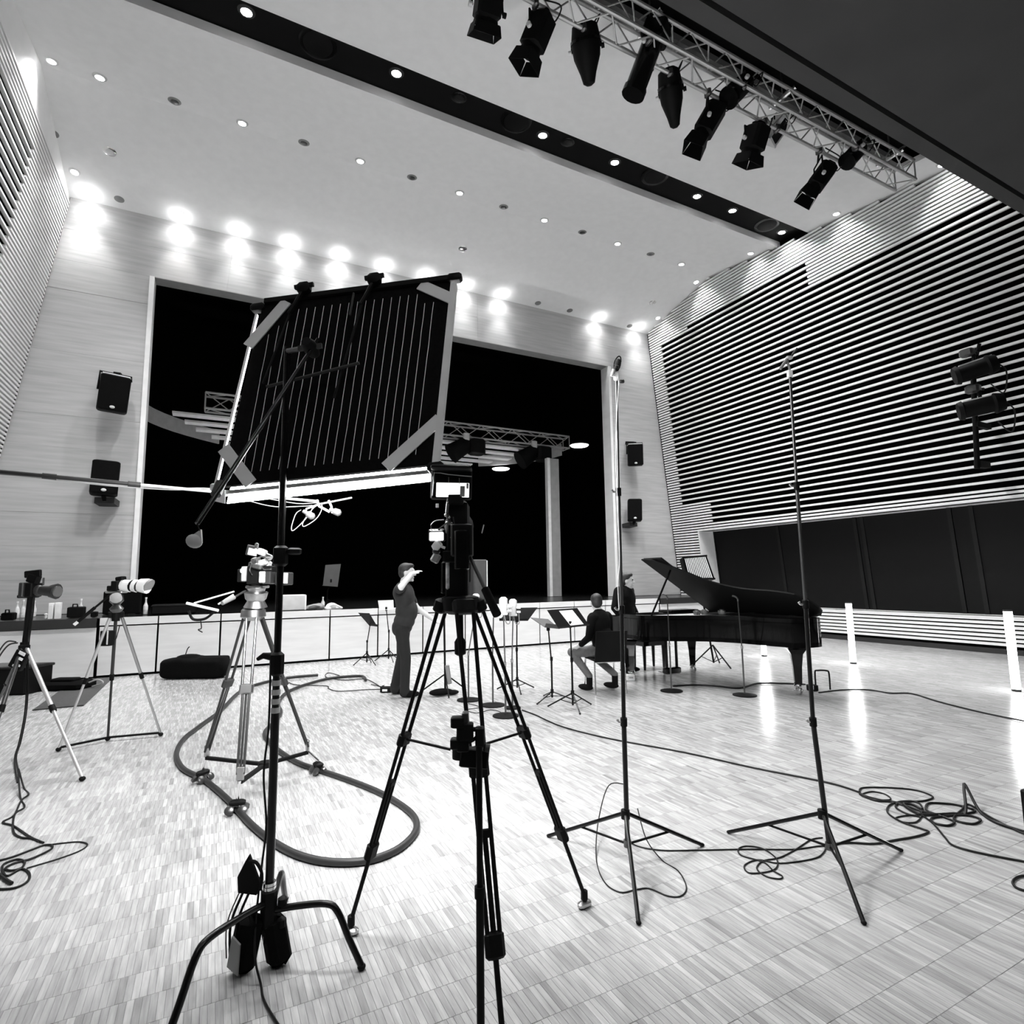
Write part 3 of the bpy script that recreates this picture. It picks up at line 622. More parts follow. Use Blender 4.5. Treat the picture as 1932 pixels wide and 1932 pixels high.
grip = thing('boom_rod', 'slim black boom rod running diagonally behind the softbox panel', 'boom rod', ga)
MB().cyl(ga, gb, 0.008, n=10).build('rod', 'black_gloss', grip)
MB().lathe(hd - pn * .04, hd + pn * .05, [(0, .02), (.3, .03), (.7, .03), (1, .02)], 14).build('grip_head', 'black', grip)
MB().bar(hd - pu * .05, hd + pu * .05, 0.012, 0.02).build('wing_handle', 'dark', grip)
j1 = AT(412, 922, CS, -0.33); MB().rbox(j1, (0.035, 0.03, 0.07), 0.01, basis(RIGHT, (gb - ga))).build('rod_joint', 'dark', grip)
MB().cyl(hd, V((CS.x, CS.y, 2.6)), 0.012, n=8).build('head_pin', 'dark', grip)
bagp = AT(367, 1010, CS, -0.56); wbag = thing('counterweight_bag', 'small pale grey weight bag dangling from the end of the diagonal boom rod', 'weight bag', bagp)
bm_ = MB(); bm_.ell(bagp + V((0, 0, -.018)), (.024, .018, .021), Matrix.Rotation(0.5, 3, 'Y'), 14, 8); bm_.build('bag', 'midgrey', wbag)
MB().prism([bagp + RIGHT * -.008 + V((0, 0, .0)), bagp + RIGHT * .018 + V((0, 0, .018)), bagp + RIGHT * .022 + V((0, 0, -.016))], AWAY * 0.008).build('flap', 'midgrey', wbag, False)
MB().tube([bagp + RIGHT * .016 + V((0, 0, .014)), ga], 0.002, 5).build('cord', 'cable', wbag)
dfl = thing('bounce_flag', 'small bright white flag clipped below the left corner of the softbox panel', 'flag', AT(425, 945, CS, -.2))
MB().prism([AT(400, 918, CS, -.2), AT(424, 925, CS, -.2), AT(424, 950, CS, -.2), AT(402, 945, CS, -.2)], AWAY * .006).build('sheet', 'paper', dfl, False)
MB().rbox(AT(405, 920, CS, -.2), (0.03, 0.03, 0.03), 0.008).build('clip', 'white', dfl)

# ---- sandbag slung on the grip stand
sb = CS + RIGHT * -.075 + AWAY * -.03
sand = thing('sandbag', 'black and grey saddle sandbag with strap loop slung on the grip stand base', 'sandbag', sb)
MB().rbox(sb + V((0, 0, .115)), (.105, .085, .215), .032, FR @ Matrix.Rotation(.18, 3, 'Y')).build('front_pouch', 'black_cloth', sand)
MB().rbox(sb + RIGHT * .105 + AWAY * .04 + V((0, 0, .10)), (.10, .08, .19), .032, FR @ Matrix.Rotation(-.22, 3, 'Y')).build('rear_pouch', 'black_cloth', sand)
MB().prism([sb + RIGHT * -.045 + AWAY * -.06 + V((0, 0, .06)), sb + RIGHT * .0 + AWAY * -.065 + V((0, 0, .03)), sb + RIGHT * .005 + AWAY * -.065 + V((0, 0, .14)), sb + RIGHT * -.03 + AWAY * -.06 + V((0, 0, .17))], AWAY * .01).build('grey_patch', 'grey', sand, False)
MB().prism([sb + RIGHT * -.015 + V((0, 0, .42)), sb + RIGHT * .0 + V((0, 0, .445)), sb + RIGHT * .05 + V((0, 0, .33)), sb + RIGHT * .035 + V((0, 0, .29)), sb + RIGHT * -.04 + V((0, 0, .30)), sb + RIGHT * -.045 + V((0, 0, .36))], AWAY * .012).build('handle_flap', 'black', sand, False)
MB().tube(crom([sb + RIGHT * .0 + V((0, 0, .42)), sb + RIGHT * .03 + V((0, 0, .415)), sb + RIGHT * .055 + V((0, 0, .37)), sb + RIGHT * .05 + V((0, 0, .31))], 4), .007, 6).build('strap', 'black', sand)
for k in (-.045, -.03, -.005): MB().tube(crom([sb + RIGHT * (k + .01) + V((0, 0, .30)), sb + RIGHT * (k - .02) + AWAY * -.03 + V((0, 0, .2)), sb + RIGHT * (k - .012) + AWAY * -.04 + V((0, 0, .08))], 4), .005 if k > -.04 else .0025, 6).build('strap', 'black', sand)
pc = [CS + RIGHT * -.028 + V((0, 0, 1.25)), CS + RIGHT * -.026 + V((0, 0, .95)), CS + RIGHT * -.04 + V((0, 0, .75)), CS + RIGHT * -.022 + V((0, 0, .55)), CS + RIGHT * -.035 + V((0, 0, .38)), CS + RIGHT * -.03 + AWAY * -.05 + V((0, 0, .2)), CS + RIGHT * -.01 + AWAY * -.09 + V((0, 0, .09)), G(492, 1860) + V((0, 0, .006)), G(500, 1895) + V((0, 0, .006)), G(540, 1960) + V((0, 0, .006))]
tag(MB().tube(crom(pc, 6), .0045, 7).build('power_cable', 'cable'), 'thin black power cable running down the grip stand and along the floor', 'cable')

# ---- microphone boom from the left
ba, bb = PD(-260, 866, 2.6), PD(600, 946, 3.85)
boom = thing('microphone_boom', 'long boom pole reaching in from the left edge with two microphones at its tip', 'boom', (ba.x, ba.y, 0))
mid = ba.lerp(bb, .50)
MB().cyl(ba, mid, 0.0115, n=12).build('outer_pole', 'dark', boom); MB().cyl(mid, bb, 0.0085, n=12).build('inner_pole', 'alu', boom)
for t in (.32, .50): p = ba.lerp(bb, t); MB().cyl(p - (bb - ba).normalized() * .03, p + (bb - ba).normalized() * .03, 0.016, n=10).build('pole_lock', 'dark', boom)
tip = AT(605, 955, bb); MB().tube([bb, AT(598, 943, bb), AT(602, 955, bb), AT(622, 966, bb)], .008, 7).build('tip_joint', 'lightgrey', boom)
MB().cyl(AT(598, 952, bb), AT(664, 939, bb), .006, n=8).build('stereo_bar', 'grey', boom)
for a, b in (((622, 961), (643, 969)), ((572, 964), (593, 977))):
    p, q = AT(*a, bb), AT(*b, bb); MB().lathe(p, q, [(0, .012), (.35, .014), (.4, .022), (.85, .024), (1, .012)], 12).build('microphone', 'micgrey', boom)
MB().tube([AT(627, 968, bb), AT(625, 955, bb), AT(620, 944, bb)], .007, 6).build('mic_clip', 'white', boom); MB().tube([AT(576, 970, bb), AT(578, 960, bb), AT(600, 952, bb)], .006, 6).build('mic_clip', 'white', boom)
cb = [[(-60, 888, -1.0), (60, 898, -.8), (200, 914, -.45), (320, 921, -.25), (400, 922, -.1), (480, 936, 0), (560, 950, 0), (605, 950, 0), (600, 975, 0), (575, 993, 0), (572, 985, 0), (590, 960, 0), (600, 953, 0)],
      [(-60, 890, -1.0), (60, 900, -.8), (200, 916, -.45), (320, 924, -.25), (410, 925, -.1), (470, 945, 0), (520, 956, 0), (575, 955, 0), (590, 955, 0), (580, 975, 0), (555, 1000, 0), (550, 995, 0), (558, 970, 0), (568, 962, 0)]]
for c in cb: MB().tube(crom([AT(x, y, bb, o) for x, y, o in c], 5), .0032, 6).build('cable', 'grey', boom)
bs = V((ba.x, ba.y, 0)); bs = PD(-70, 1400, 2.75); bs.z = 0; bs = V((ba.x, ba.y, 0))
MB().cyl(bs + V((0, 0, .35)), ba + V((0, 0, .03)), .014, n=10).build('stand_pole', 'black', boom)
for k in range(3):
    g = 2.1 * k + .4; e = bs + V((math.cos(g) * .36, math.sin(g) * .36, .012)); MB().cyl(bs + V((0, 0, .4)), e, .011, n=8).build('stand_leg', 'black', boom)

# ================================================================== STANDS, TRIPODS, CAMERAS
FR = basis(RIGHT, UP)
def pbox(t, name, mat, rect, ref, off=0.0, th=0.05, tilt=0.0, r=0.006, yaw=0.0):
    x0, y0, x1, y1 = rect; c = AT((x0 + x1) / 2, (y0 + y1) / 2, ref, off); k = depth(c) / FPX
    rot = Matrix.Rotation(yaw, 3, 'Z') @ FR @ Matrix.Rotation(tilt, 3, 'Y')
    return MB().rbox(c, (abs(x1 - x0) * k, th, abs(y1 - y0) * k), r, rot).build(name, mat, t)
def pcyl(t, name, mat, a, b, ref, r, off=0.0, off2=None, n=12, prof=None):
    p, q = AT(a[0], a[1], ref, off), AT(b[0], b[1], ref, off if off2 is None else off2)
    return (MB().lathe(p, q, prof, n) if prof else MB().cyl(p, q, r, n=n)).build(name, mat, t)
def ptube(t, name, mat, pts, ref, r, off=0.0, k=5):
    return MB().tube(crom([AT(x, y, ref, off) for x, y in pts], k), r, 6).build(name, mat, t)

def light_stand(label, feet, hub, low, top, sections, name='microphone_stand', heads=None):
    F3 = [G(*f) for f in feet]; c = (F3[0] + F3[1] + F3[2]) / 3; t = thing(name, label, 'microphone stand', c)
    H, Lw, T = AT(*hub, c), AT(*low, c), AT(*top, c)
    cuts = [T] + [AT(*s, c) for s in sections] + [Lw]; rr = [.0075, .0095, .0115, .0135, .0135]
    for i, (a, b) in enumerate(zip(cuts[:-1], cuts[1:])):
        MB().cyl(a, b, rr[min(i, 4)], n=12).build('pole_section', 'dark_steel' if i < 2 else 'black_gloss', t)
    for i, s in enumerate(cuts[1:-1]):
        d = (cuts[0] - Lw).normalized(); MB().cyl(s - d * .022, s + d * .022, rr[i + 1] + .005, n=10).build('lock_collar', 'black', t)
        MB().tube([s, s + RIGHT * -.028, s + RIGHT * -.036 + V((0, 0, .012))], [.007, .006, .008], 6).build('lock_knob', 'steel', t)
    MB().cyl(H - V((0, 0, .02)), H + V((0, 0, .025)), .024, n=12).build('hub', 'black', t); MB().cyl(Lw - V((0, 0, .015)), Lw + V((0, 0, .02)), .021, n=12).build('lower_collar', 'dark_steel', t)
    for f in F3:
        d = (f - V((H.x, H.y, 0))).normalized(); a = H + d * .02; e = f + V((0, 0, .009))
        MB().cyl(a, e, .0105, n=8).build('leg', 'black_gloss', t)
        MB().cyl(a.lerp(e, .55), Lw + d * .018, .0065, n=8).build('brace', 'black', t)
        MB().ell(f + V((0, 0, .010)), (.013, .013, .0095), None, 8, 6).build('rubber_foot', 'black', t)
    return t, c, T
ms1, c1, T1 = light_stand('tall black microphone stand in front of the piano, nearest the wooden stage wall speakers', [(1205, 1745), (1035, 1580), (1325, 1597)], (1180, 1537), (1184, 1592), (1163, 712), [(1167, 928), (1173, 1150), (1177, 1362)])
pcyl(ms1, 'microphone', 'dark', (1160, 700), (1168, 678), c1, .01, prof=[(0, .012), (.4, .013), (.45, .017), (.9, .017), (1, .009)])
ptube(ms1, 'shock_mount', 'black', [(1159, 705), (1159, 685), (1166, 673), (1171, 675), (1170, 690), (1165, 700)], c1, .0035, 0, 4)
pbox(ms1, 'swivel', 'white', (1158, 705, 1168, 718), c1, -.01, .025); pcyl(ms1, 'second_microphone', 'lightgrey', (1154, 710), (1158, 697), c1, .009, -.02); pbox(ms1, 'clip', 'dark', (1169, 716, 1178, 723), c1, 0, .015)
ptube(ms1, 'cable', 'lightgrey', [(1168, 716), (1164, 780), (1162, 850), (1164, 925), (1169, 1050), (1166, 1100), (1168, 1150)], c1, .0026, -.014)
ms2, c2, T2 = light_stand('tall black microphone stand on the far right, against the slatted wall', [(1630, 1745), (1375, 1573), (1700, 1607)], (1552, 1537), (1565, 1597), (1490, 700), [(1503, 917), (1520, 1140), (1534, 1362)])
pcyl(ms2, 'microphone', 'grey', (1472, 696), (1486, 676), c2, .008); pcyl(ms2, 'second_microphone', 'dark', (1492, 674), (1504, 657), c2, .0055); pbox(ms2, 'swivel', 'lightgrey', (1483, 672, 1495, 678), c2, 0, .025)
ptube(ms2, 'shock_mount', 'grey', [(1484, 676), (1488, 690), (1490, 698), (1490, 705)], c2, .006, 0, 3); pbox(ms2, 'clamp', 'white', (1485, 698, 1495, 712), c2, 0, .022)

# foreground cable of the two stands
def floorcable(name, label, pts, r=.0045, lift=None, mat='cable', k=6):
    P = [G(x, y) + V((0, 0, r + .0005)) for x, y in pts]
    if lift:
        for i, h in lift.items(): P[i] = P[i] + V((0, 0, h))
    return tag(MB().tube(crom(P, k), r, 7).build(name, mat), label, 'cable')

# ---- pole with clamp standing right in front
PQ = PD(907, 1932, 1.40); PQ.z = 0.0
fgp = thing('clamp_pole', 'thick black pole with a clamp on top in the very foreground', 'light stand', PQ)
zt = AT(905, 1375, PD(907, 1600, 1.42)).z
top = V((PQ.x, PQ.y, AT(907, 1378, V((PQ.x, PQ.y, .85))).z))
mdl = V((PQ.x, PQ.y, AT(907, 1700, V((PQ.x, PQ.y, .4))).z))
MB().cyl(PQ + V((0, 0, .05)), mdl, .0098, n=14).build('lower_tube', 'black', fgp); MB().cyl(mdl, top, .0080, n=14).build('upper_tube', 'black', fgp)
MB().cyl(mdl - V((0, 0, .015)), mdl + V((0, 0, .012)), .0135, n=14).build('lock_collar', 'black', fgp)
for k in range(3):
    g = 2.1 * k + .9; e = PQ + V((math.cos(g) * .3, math.sin(g) * .3, .012)); MB().cyl(PQ + V((0, 0, .16)), e, .008, n=8).build('leg', 'black', fgp)
pb = lambda n, rc, o=0, th=.03, ti=0.0, m='black', r=.004: pbox(fgp, n, m, rc, top, o, th, ti, r)
pb('clamp_plate', (868, 1412, 922, 1446), .02, .03, .1); pb('clamp_jaw', (851, 1352, 876, 1372)); pb('clamp_jaw', (850, 1393, 876, 1412)); pb('clamp_body', (862, 1364, 893, 1396)); pb('clamp_block', (862, 1380, 885, 1416))
pb('top_knob', (897, 1372, 914, 1406)); pb('jaw_tip', (872, 1343, 884, 1372), .01, .03, 0, 'dark'); pcyl(fgp, 'screw_handle', 'black', (885, 1376), (900, 1376), top, .006)
pcyl(fgp, 'wing_screw', 'dark', (912, 1410), (924, 1412), top, .011, prof=[(0, .006), (.3, .011), (1, .011)]); ptube(fgp, 'lever', 'black', [(884, 1400), (893, 1396), (900, 1390)], top, .005)

# ---- main video tripod with its camera
AX = V((0.955, 2.325, 0)); plz = AT(866, 1142, AX).z
trp = thing('video_tripod', 'large black twin-tube video tripod in the centre foreground', 'tripod', AX)
feet = [G(662, 1762), G(1103, 1712), V((0.845, 1.70, 0))]
AXT = V((AX.x, AX.y, plz))
MB().lathe(AXT - V((0, 0, .045)), AXT + V((0, 0, .035)), [(0, .05), (.2, .072), (.9, .08), (1, .06)], 18).build('bowl', 'black', trp)
MB().lathe(AXT - V((0, 0, .22)), AXT - V((0, 0, .04)), [(0, .012), (.04, .024), (.32, .025), (.42, .014), (1, .013)], 14).build('bowl_handle', 'black', trp)
for i, ft in enumerate(feet):
    hd_ = (ft - AX); hd_.z = 0; hd_.normalize(); sd = hd_.cross(UP)
    a = AXT + hd_ * .085 - V((0, 0, .01)); e = ft + V((0, 0, .055)); ln = e - a
    mid1, mid2 = a + ln * .42, a + ln * .775
    for s in (-1, 1):
        MB().cyl(a + sd * .036 * s, mid1 + sd * .026 * s, .0085, n=10).build('upper_tube', 'black', trp)
        MB().cyl(mid1 + sd * .024 * s, mid2 + sd * .021 * s, .0080, n=10).build('middle_tube', 'black', trp)
    MB().cyl(mid1 + ln * .14, e, .0095, n=10).build('lower_tube', 'black', trp)
    MB().rbox(a, (.10, .05, .06), .012, basis(sd, -ln)).build('leg_hinge', 'black', trp)
    MB().rbox(mid1, (.075, .035, .06), .012, basis(sd, -ln)).build('leg_clamp', 'black', trp)
    MB().rbox(mid1 + ln * .14, (.046, .022, .03), .008, basis(sd, -ln)).build('tube_bridge', 'black', trp)
    MB().rbox(mid2, (.066, .035, .075), .012, basis(sd, -ln)).build('lower_clamp', 'black', trp)
    MB().rbox(ft + V((0, 0, .055)), (.03, .03, .05), .008).build('foot_joint', 'black', trp)
    MB().rbox(ft + V((0, 0, .016)), (.075, .04, .028), .012, basis(hd_, UP)).build('foot_plate', 'steel', trp)
    MB().cyl(mid1 - hd_ * .015, AX + hd_ * .05 + V((0, 0, (mid1.z) - .02)), .006, n=8).build('spreader_rod', 'black', trp)
MB().cyl(AX + V((0, 0, mid1.z - .05)), AX + V((0, 0, mid1.z + .02)), .035, n=12).build('spreader_hub', 'black', trp)
HR = V((AX.x, AX.y, plz + .2))
mc = thing('cinema_camera', 'big black camera rig with two bright monitors on the centre tripod', 'camera', AXT + V((0, 0, .04)))
B = lambda n, rc, m='black', o=0.0, th=.08, ti=0.0, r=.008: pbox(mc, n, m, rc, HR, o, th, ti, r)
B('fluid_head', (842, 1060, 884, 1128), 'black', 0, .11); B('tilt_plate', (838, 1040, 886, 1062), 'black', 0, .14); B('camera_body', (846, 950, 884, 1045), 'black', .03, .16); B('camera_back', (852, 990, 892, 1050), 'black', -.06, .10); B('battery', (858, 1000, 885, 1075), 'black_gloss', -.11, .05)
B('top_handle', (846, 935, 876, 955), 'black', 0, .12); B('side_panel', (833, 1060, 848, 1120), 'black_gloss', -.02, .05); B('lens_support', (870, 1060, 888, 1100), 'black', .08, .06)
B('monitor_frame', (813, 883, 890, 943), 'black', -.03, .03, .03); B('monitor_screen', (823, 911, 885, 938), 'screen', -.05, .006, .03, .002); B('screen_figure', (868, 917, 877, 937), 'grey', -.055, .004, .03, .002); B('screen_figure', (880, 912, 884, 922), 'grey', -.055, .004, .03, .002); B('monitor_hood', (814, 880, 890, 888), 'black', -.06, .09, .03)
for rc in ((818, 890, 820, 912), (846, 900, 847, 912), (866, 902, 867, 914)): B('cage_wire', rc, 'steel', -.055, .004)
ptube(mc, 'monitor_cage', 'steel', [(816, 935), (818, 910), (820, 892), (846, 895), (890, 899)], HR, .0022, -.055, 2)
B('evf_screen', (810, 1004, 837, 1020), 'screen', -.05, .012); B('evf_body', (809, 998, 840, 1022), 'black', -.03, .04); B('evf_rail', (810, 999, 837, 1002), 'chrome', -.06, .008)
pcyl(mc, 'evf_eyecup', 'white', (818, 1025), (830, 1034), HR, .02, -.05, prof=[(0, .016), (.5, .024), (1, .02)]); ptube(mc, 'eyecup_rim', 'lightgrey', [(828, 1021), (832, 1030), (840, 1034)], HR, .006, -.06)
pcyl(mc, 'articulated_arm', 'steel', (846, 940), (843, 968), HR, .007, -.05); pcyl(mc, 'articulated_arm', 'dark_steel', (843, 968), (850, 990), HR, .008, -.05)
for q in ((845, 946), (857, 947), (841, 972), (848, 976), (852, 988), (843, 987)): MB().ell(AT(*q, HR, -.055), (.007, .006, .007), None, 8, 6).build('arm_knob', 'chrome', mc)
for pts in ([(838, 981), (822, 983), (814, 990), (814, 997)], [(846, 985), (832, 995), (826, 1000)], [(855, 975), (858, 1000), (850, 1015)]): ptube(mc, 'camera_cable', 'dark_steel', pts, HR, .003, -.06)
B('handgrip', (814, 1044, 830, 1062), 'grey', -.05, .03, .5); B('rosette', (816, 1036, 830, 1045), 'dark_steel', -.05, .03); B('cable_cluster', (841, 1058, 848, 1112), 'bubble', -.05, .02); B('hanging_tag', (822, 950, 828, 958), 'white', -.05, .004)
ph0, ph1 = AT(884, 1045, HR, -.05), AT(938, 1160, HR, -.25)
MB().cyl(ph0, ph0.lerp(ph1, .62), .008, n=10).build('pan_handle', 'dark', mc); MB().cyl(ph0.lerp(ph1, .6), ph1, .017, .018, n=12).build('handle_grip', 'black_cloth', mc)
pcyl(mc, 'focus_whip', 'lightgrey', (909, 1006), (913, 990), HR, .0025)
MB().lathe(AT(866, 990, HR, .12), AT(866, 993, HR, .42), [(0, .05), (.2, .06), (.7, .06), (1, .075)], 16).build('lens', 'black', mc)

# ---- dolly camera on the bent rubber track
W3 = [G(382, 1476), G(447, 1536), G(600, 1460)]; DC = (W3[0] + W3[1] + W3[2]) / 3; DC.z = 0
dl = thing('dolly_tripod', 'silver tripod on a wheeled dolly standing over the bent rubber track', 'tripod', DC)
ftp = [AT(390, 1425, W3[0]), AT(453, 1470, W3[1]), AT(580, 1415, W3[2])]
da = AT(478, 1158, DC)
spread = AT(500, 1442, DC)
for i, (wv, f) in enumerate(zip(W3, ftp)):
    MB().bar(f - V((0, 0, .02)), spread, .03, .022).build('dolly_arm', 'black', dl)
    MB().cyl(f - V((0, 0, .01)), wv + V((0, 0, .10)), .011, n=10).build('wheel_post', 'chrome', dl)
    out = (wv - DC); out.z = 0; out.normalize(); tg = out.cross(UP)
    MB().rbox(wv + V((0, 0, .075)), (.10, .06, .03), .012, basis(tg, UP)).build('wheel_truck', 'black', dl)
    for sx in (-1, 1):
        for sy in (-1, 1):
            c = wv + tg * .042 * sx + out * .033 * sy + V((0, 0, .036)); ax = (out * sy + V((0, 0, .7))).normalized()
            MB().lathe(c - ax * .014, c + ax * .014, [(0, .02), (.2, .03), (.8, .03), (1, .02)], 14).build('wheel', 'dark_steel', dl)
    MB().rbox(f + V((0, 0, .035)), (.05, .02, .09), .008, basis(tg, UP)).build('foot_bracket', 'steel', dl)
    tp = da + out * .05; k1 = tp.lerp(f, .48); sd = tg
    for s in (-1, 1):
        MB().cyl(tp + sd * .035 * s, k1 + sd * .03 * s, .010, n=10).build('upper_tube', 'chrome' if i == 1 else 'dark', dl)
        MB().cyl(k1 + sd * .022 * s, f + V((0, 0, .03)) + sd * .02 * s, .009, n=10).build('lower_tube', 'dark_steel' if i == 1 else 'dark', dl)
    MB().cyl(k1 + V((0, 0, -.03)), f + V((0, 0, .05)), .008, n=8).build('inner_tube', 'dark' if i else 'dark_steel', dl)
    MB().rbox(k1, (.095, .04, .07), .012, basis(sd, tp - f)).build('leg_clamp', 'steel' if i == 1 else 'dark', dl)
MB().lathe(da - V((0, 0, .05)), da + V((0, 0, .05)), [(0, .05), (.3, .09), (.8, .085), (1, .06)], 16).build('bowl', 'steel', dl)
MB().lathe(spread - V((0, 0, .02)), spread + V((0, 0, .02)), [(0, .05), (1, .05)], 12).build('spreader_hub', 'black', dl)
dcam = thing('dolly_camera', 'cluttered camera rig wrapped in glossy plastic with matte box on the dolly', 'camera', da + V((0, 0, .06)))
B = lambda n, rc, m='black', o=0.0, th=.08, ti=0.0, r=.008: pbox(dcam, n, m, rc, da, o, th, ti, r)
MB().lathe(AT(482, 1145, da), AT(484, 1106, da), [(0, .085), (.3, .06), (.4, .075), (.7, .085), (.75, .06), (1, .07)], 16).build('fluid_head', 'steel', dcam)
B('head_plate', (470, 1104, 502, 1110), 'chrome', 0, .14); B('camera_body', (474, 1068, 520, 1102), 'black', 0, .16); B('wrap_panel', (489, 1078, 502, 1100), 'bubble', -.09, .03); B('rod_bridge', (500, 1078, 515, 1102), 'dark_steel', -.05, .10)
B('battery_plate', (460, 1069, 474, 1097), 'midgrey', 0, .10); B('battery', (452, 1074, 461, 1098), 'black', 0, .09); MB().ell(AT(456, 1077, da, -.05), (.012, .01, .018)).build('indicator', 'white', dcam)
B('matte_box', (527, 1080, 546, 1104), 'dark', 0, .17); B('matte_flag', (534, 1081, 543, 1101), 'lightgrey', -.10, .01)
for rc, m, o in (((476, 1052, 490, 1066), 'chrome', -.06), ((488, 1056, 506, 1068), 'bubble', -.05), ((478, 1064, 496, 1074), 'steel', -.07), ((498, 1058, 510, 1076), 'bubble', -.02), ((470, 1060, 480, 1082), 'dark_steel', -.03)): B('wrapped_module', rc, m, o, .07, random.uniform(-.3, .3), .012)
for pts in ([(476, 1062), (472, 1075), (476, 1085)], [(490, 1066), (498, 1074), (512, 1074)], [(480, 1056), (495, 1050), (508, 1060)]): ptube(dcam, 'camera_cable', 'chrome', pts, da, .005, -.09)
B('monitor', (465, 1029, 487, 1049), 'dark', -.03, .025, .2); B('monitor_screen', (468, 1035, 485, 1048), 'bubble', -.045, .006, .2, .002); B('monitor_edge', (481, 1024, 487, 1036), 'chrome', -.04, .03, .2)
B('top_light', (487, 1036, 502, 1048), 'bubble', -.02, .06, .4); B('top_handle', (496, 1044, 514, 1054), 'chrome', -.01, .04, .5)
for a, b, r, m in (((412, 1140), (440, 1122), .006, 'white'), ((366, 1138), (442, 1116), .006, 'lightgrey')): pcyl(dcam, 'pan_handle', m, a, b, da, r, -.12, .0)
pcyl(dcam, 'handle_grip', 'grey', (419, 1138), (442, 1127), da, .016, -.15, -.05); pcyl(dcam, 'handle_rod', 'dark', (442, 1127), (474, 1108), da, .008, -.05, 0)
pcyl(dcam, 'tube_arm', 'white', (352, 1138), (412, 1152), da, .010, -.12, -.1); MB().tube(crom([AT(*q, da, -.1) for q in ((356, 1152), (364, 1168), (385, 1168), (400, 1158), (408, 1150))], 5), .010, 6).build('hanging_strap', 'black', dcam)
ptube(dcam, 'dangling_cable', 'cable', [(378, 1168), (380, 1185), (374, 1188), (382, 1193)], da, .004, -.1)
tpts = [(600, 1276), (545, 1281), (500, 1290), (455, 1306), (415, 1345), (375, 1375), (345, 1400), (333, 1428), (345, 1455), (384, 1476), (420, 1505), (448, 1534), (475, 1563), (510, 1592), (560, 1620), (620, 1634), (690, 1632), (745, 1613), (778, 1585), (786, 1560), (770, 1535), (720, 1503), (660, 1478), (602, 1458), (560, 1443), (525, 1420), (505, 1400), (500, 1385), (515, 1368), (530, 1348), (525, 1330), (540, 1310), (575, 1295), (625, 1282), (680, 1278), (690, 1286)]
tag(MB().tube(crom([G(x, y) + V((0, 0, .0215)) for x, y in tpts], 5), .021, 10).build('rubber_track', 'hose'), 'thick flexible black rubber track bent in a loop on the floor', 'dolly track')

# ---- photo cameras on tripods at the left
def tripod(name, label, base, apex, feet, mats, spread=None, r=.011):
    t = thing(name, label, 'tripod', base); A = AT(*apex, base)
    for (fx, fy), m in zip(feet, mats):
        f = G(fx, fy); d = f - V((A.x, A.y, 0)); d.normalize(); a = A + d * .045; e = f + V((0, 0, .022)); k = a.lerp(e, .5)
        MB().cyl(a, k, r * 1.15, n=10).build('upper_leg', m, t); MB().cyl(k, e, r * .85, n=10).build('lower_leg', m, t)
        dd = (e - a).normalized(); MB().cyl(k - dd * .03, k + dd * .03, r * 1.5, n=10).build('leg_lock', 'black', t)
        MB().ell(f + V((0, 0, .02)), (.024, .024, .019), None, 10, 6).build('foot', 'black', t); MB().rbox(a, (.05, .04, .06), .01).build('hinge', 'black', t)
    MB().cyl(A - V((0, 0, .06)), A + V((0, 0, .05)), .035, n=12).build('spider', 'black', t)
    if spread:
        P = [G(*f) + V((0, 0, .035)) for f in feet]; c = G(*spread) + V((0, 0, .035))
        for p in P: MB().bar(p, c, .03, .016).build('ground_spreader', 'black', t)
    return t, A
bB = G(205, 1405); tB, AB = tripod('camera_tripod', 'tripod with pale legs and ground spreader under the white-lens camera', bB, (219, 1160), [(110, 1418), (203, 1398), (303, 1389)], ['alu', 'dark', 'steel'], (204, 1398), .013)
camB = thing('tele_camera', 'camera with a long white telephoto lens on the left tripod', 'camera', AB + V((0, 0, .06)))
B = lambda n, rc, m='black', o=0.0, th=.08, ti=0.0, r=.008: pbox(camB, n, m, rc, AB, o, th, ti, r)
MB().lathe(AT(220, 1155, AB), AT(220, 1120, AB), [(0, .04), (.2, .06), (.4, .03), (.6, .06), (.9, .055), (1, .04)], 14).build('fluid_head', 'dark_steel', camB); MB().lathe(AT(219, 1128, AB, -.08), AT(219, 1128, AB, -.05), [(0, .05), (1, .055)], 14).build('head_cap', 'chrome', camB)
B('quick_plate', (204, 1115, 236, 1119), 'steel', 0, .10); B('body', (218, 1096, 231, 1114), 'black', 0, .15); B('grip', (205, 1105, 220, 1115), 'black', -.03, .07); B('flash_shoe', (221, 1088, 235, 1095), 'black', 0, .07, -.15); B('viewfinder', (221, 1092, 232, 1099), 'black', 0, .06)
for a, b, m, r0, r1 in ((231, 247, 'white', .058, .058), (247, 252, 'black', .056, .056), (252, 260, 'white', .058, .062), (260, 264, 'dark', .06, .06), (264, 279, 'white', .064, .074), (279, 282, 'grey', .07, .07)):
    pcyl(camB, 'lens_barrel', m, (a, 1104.5), (b, 1106), AB, r0, prof=[(0, r0), (1, r1)])
B('lens_foot', (236, 1112, 250, 1116), 'lightgrey', 0, .05)
pa, pb_ = AT(211, 1120, AB), AT(147, 1173, AB, -.15); MB().cyl(pa, pa.lerp(pb_, .55), .010, n=8).build('pan_handle', 'black', camB); MB().cyl(pa.lerp(pb_, .5), pb_, .016, n=10).build('handle_grip', 'black', camB); MB().cyl(pb_, pb_ + (pb_ - pa).normalized() * .04, .014, n=8).build('handle_end', 'white', camB)
bx = thing('power_box', 'small black power box hanging between the pale tripod legs', 'power box', AT(203, 1217, AB))
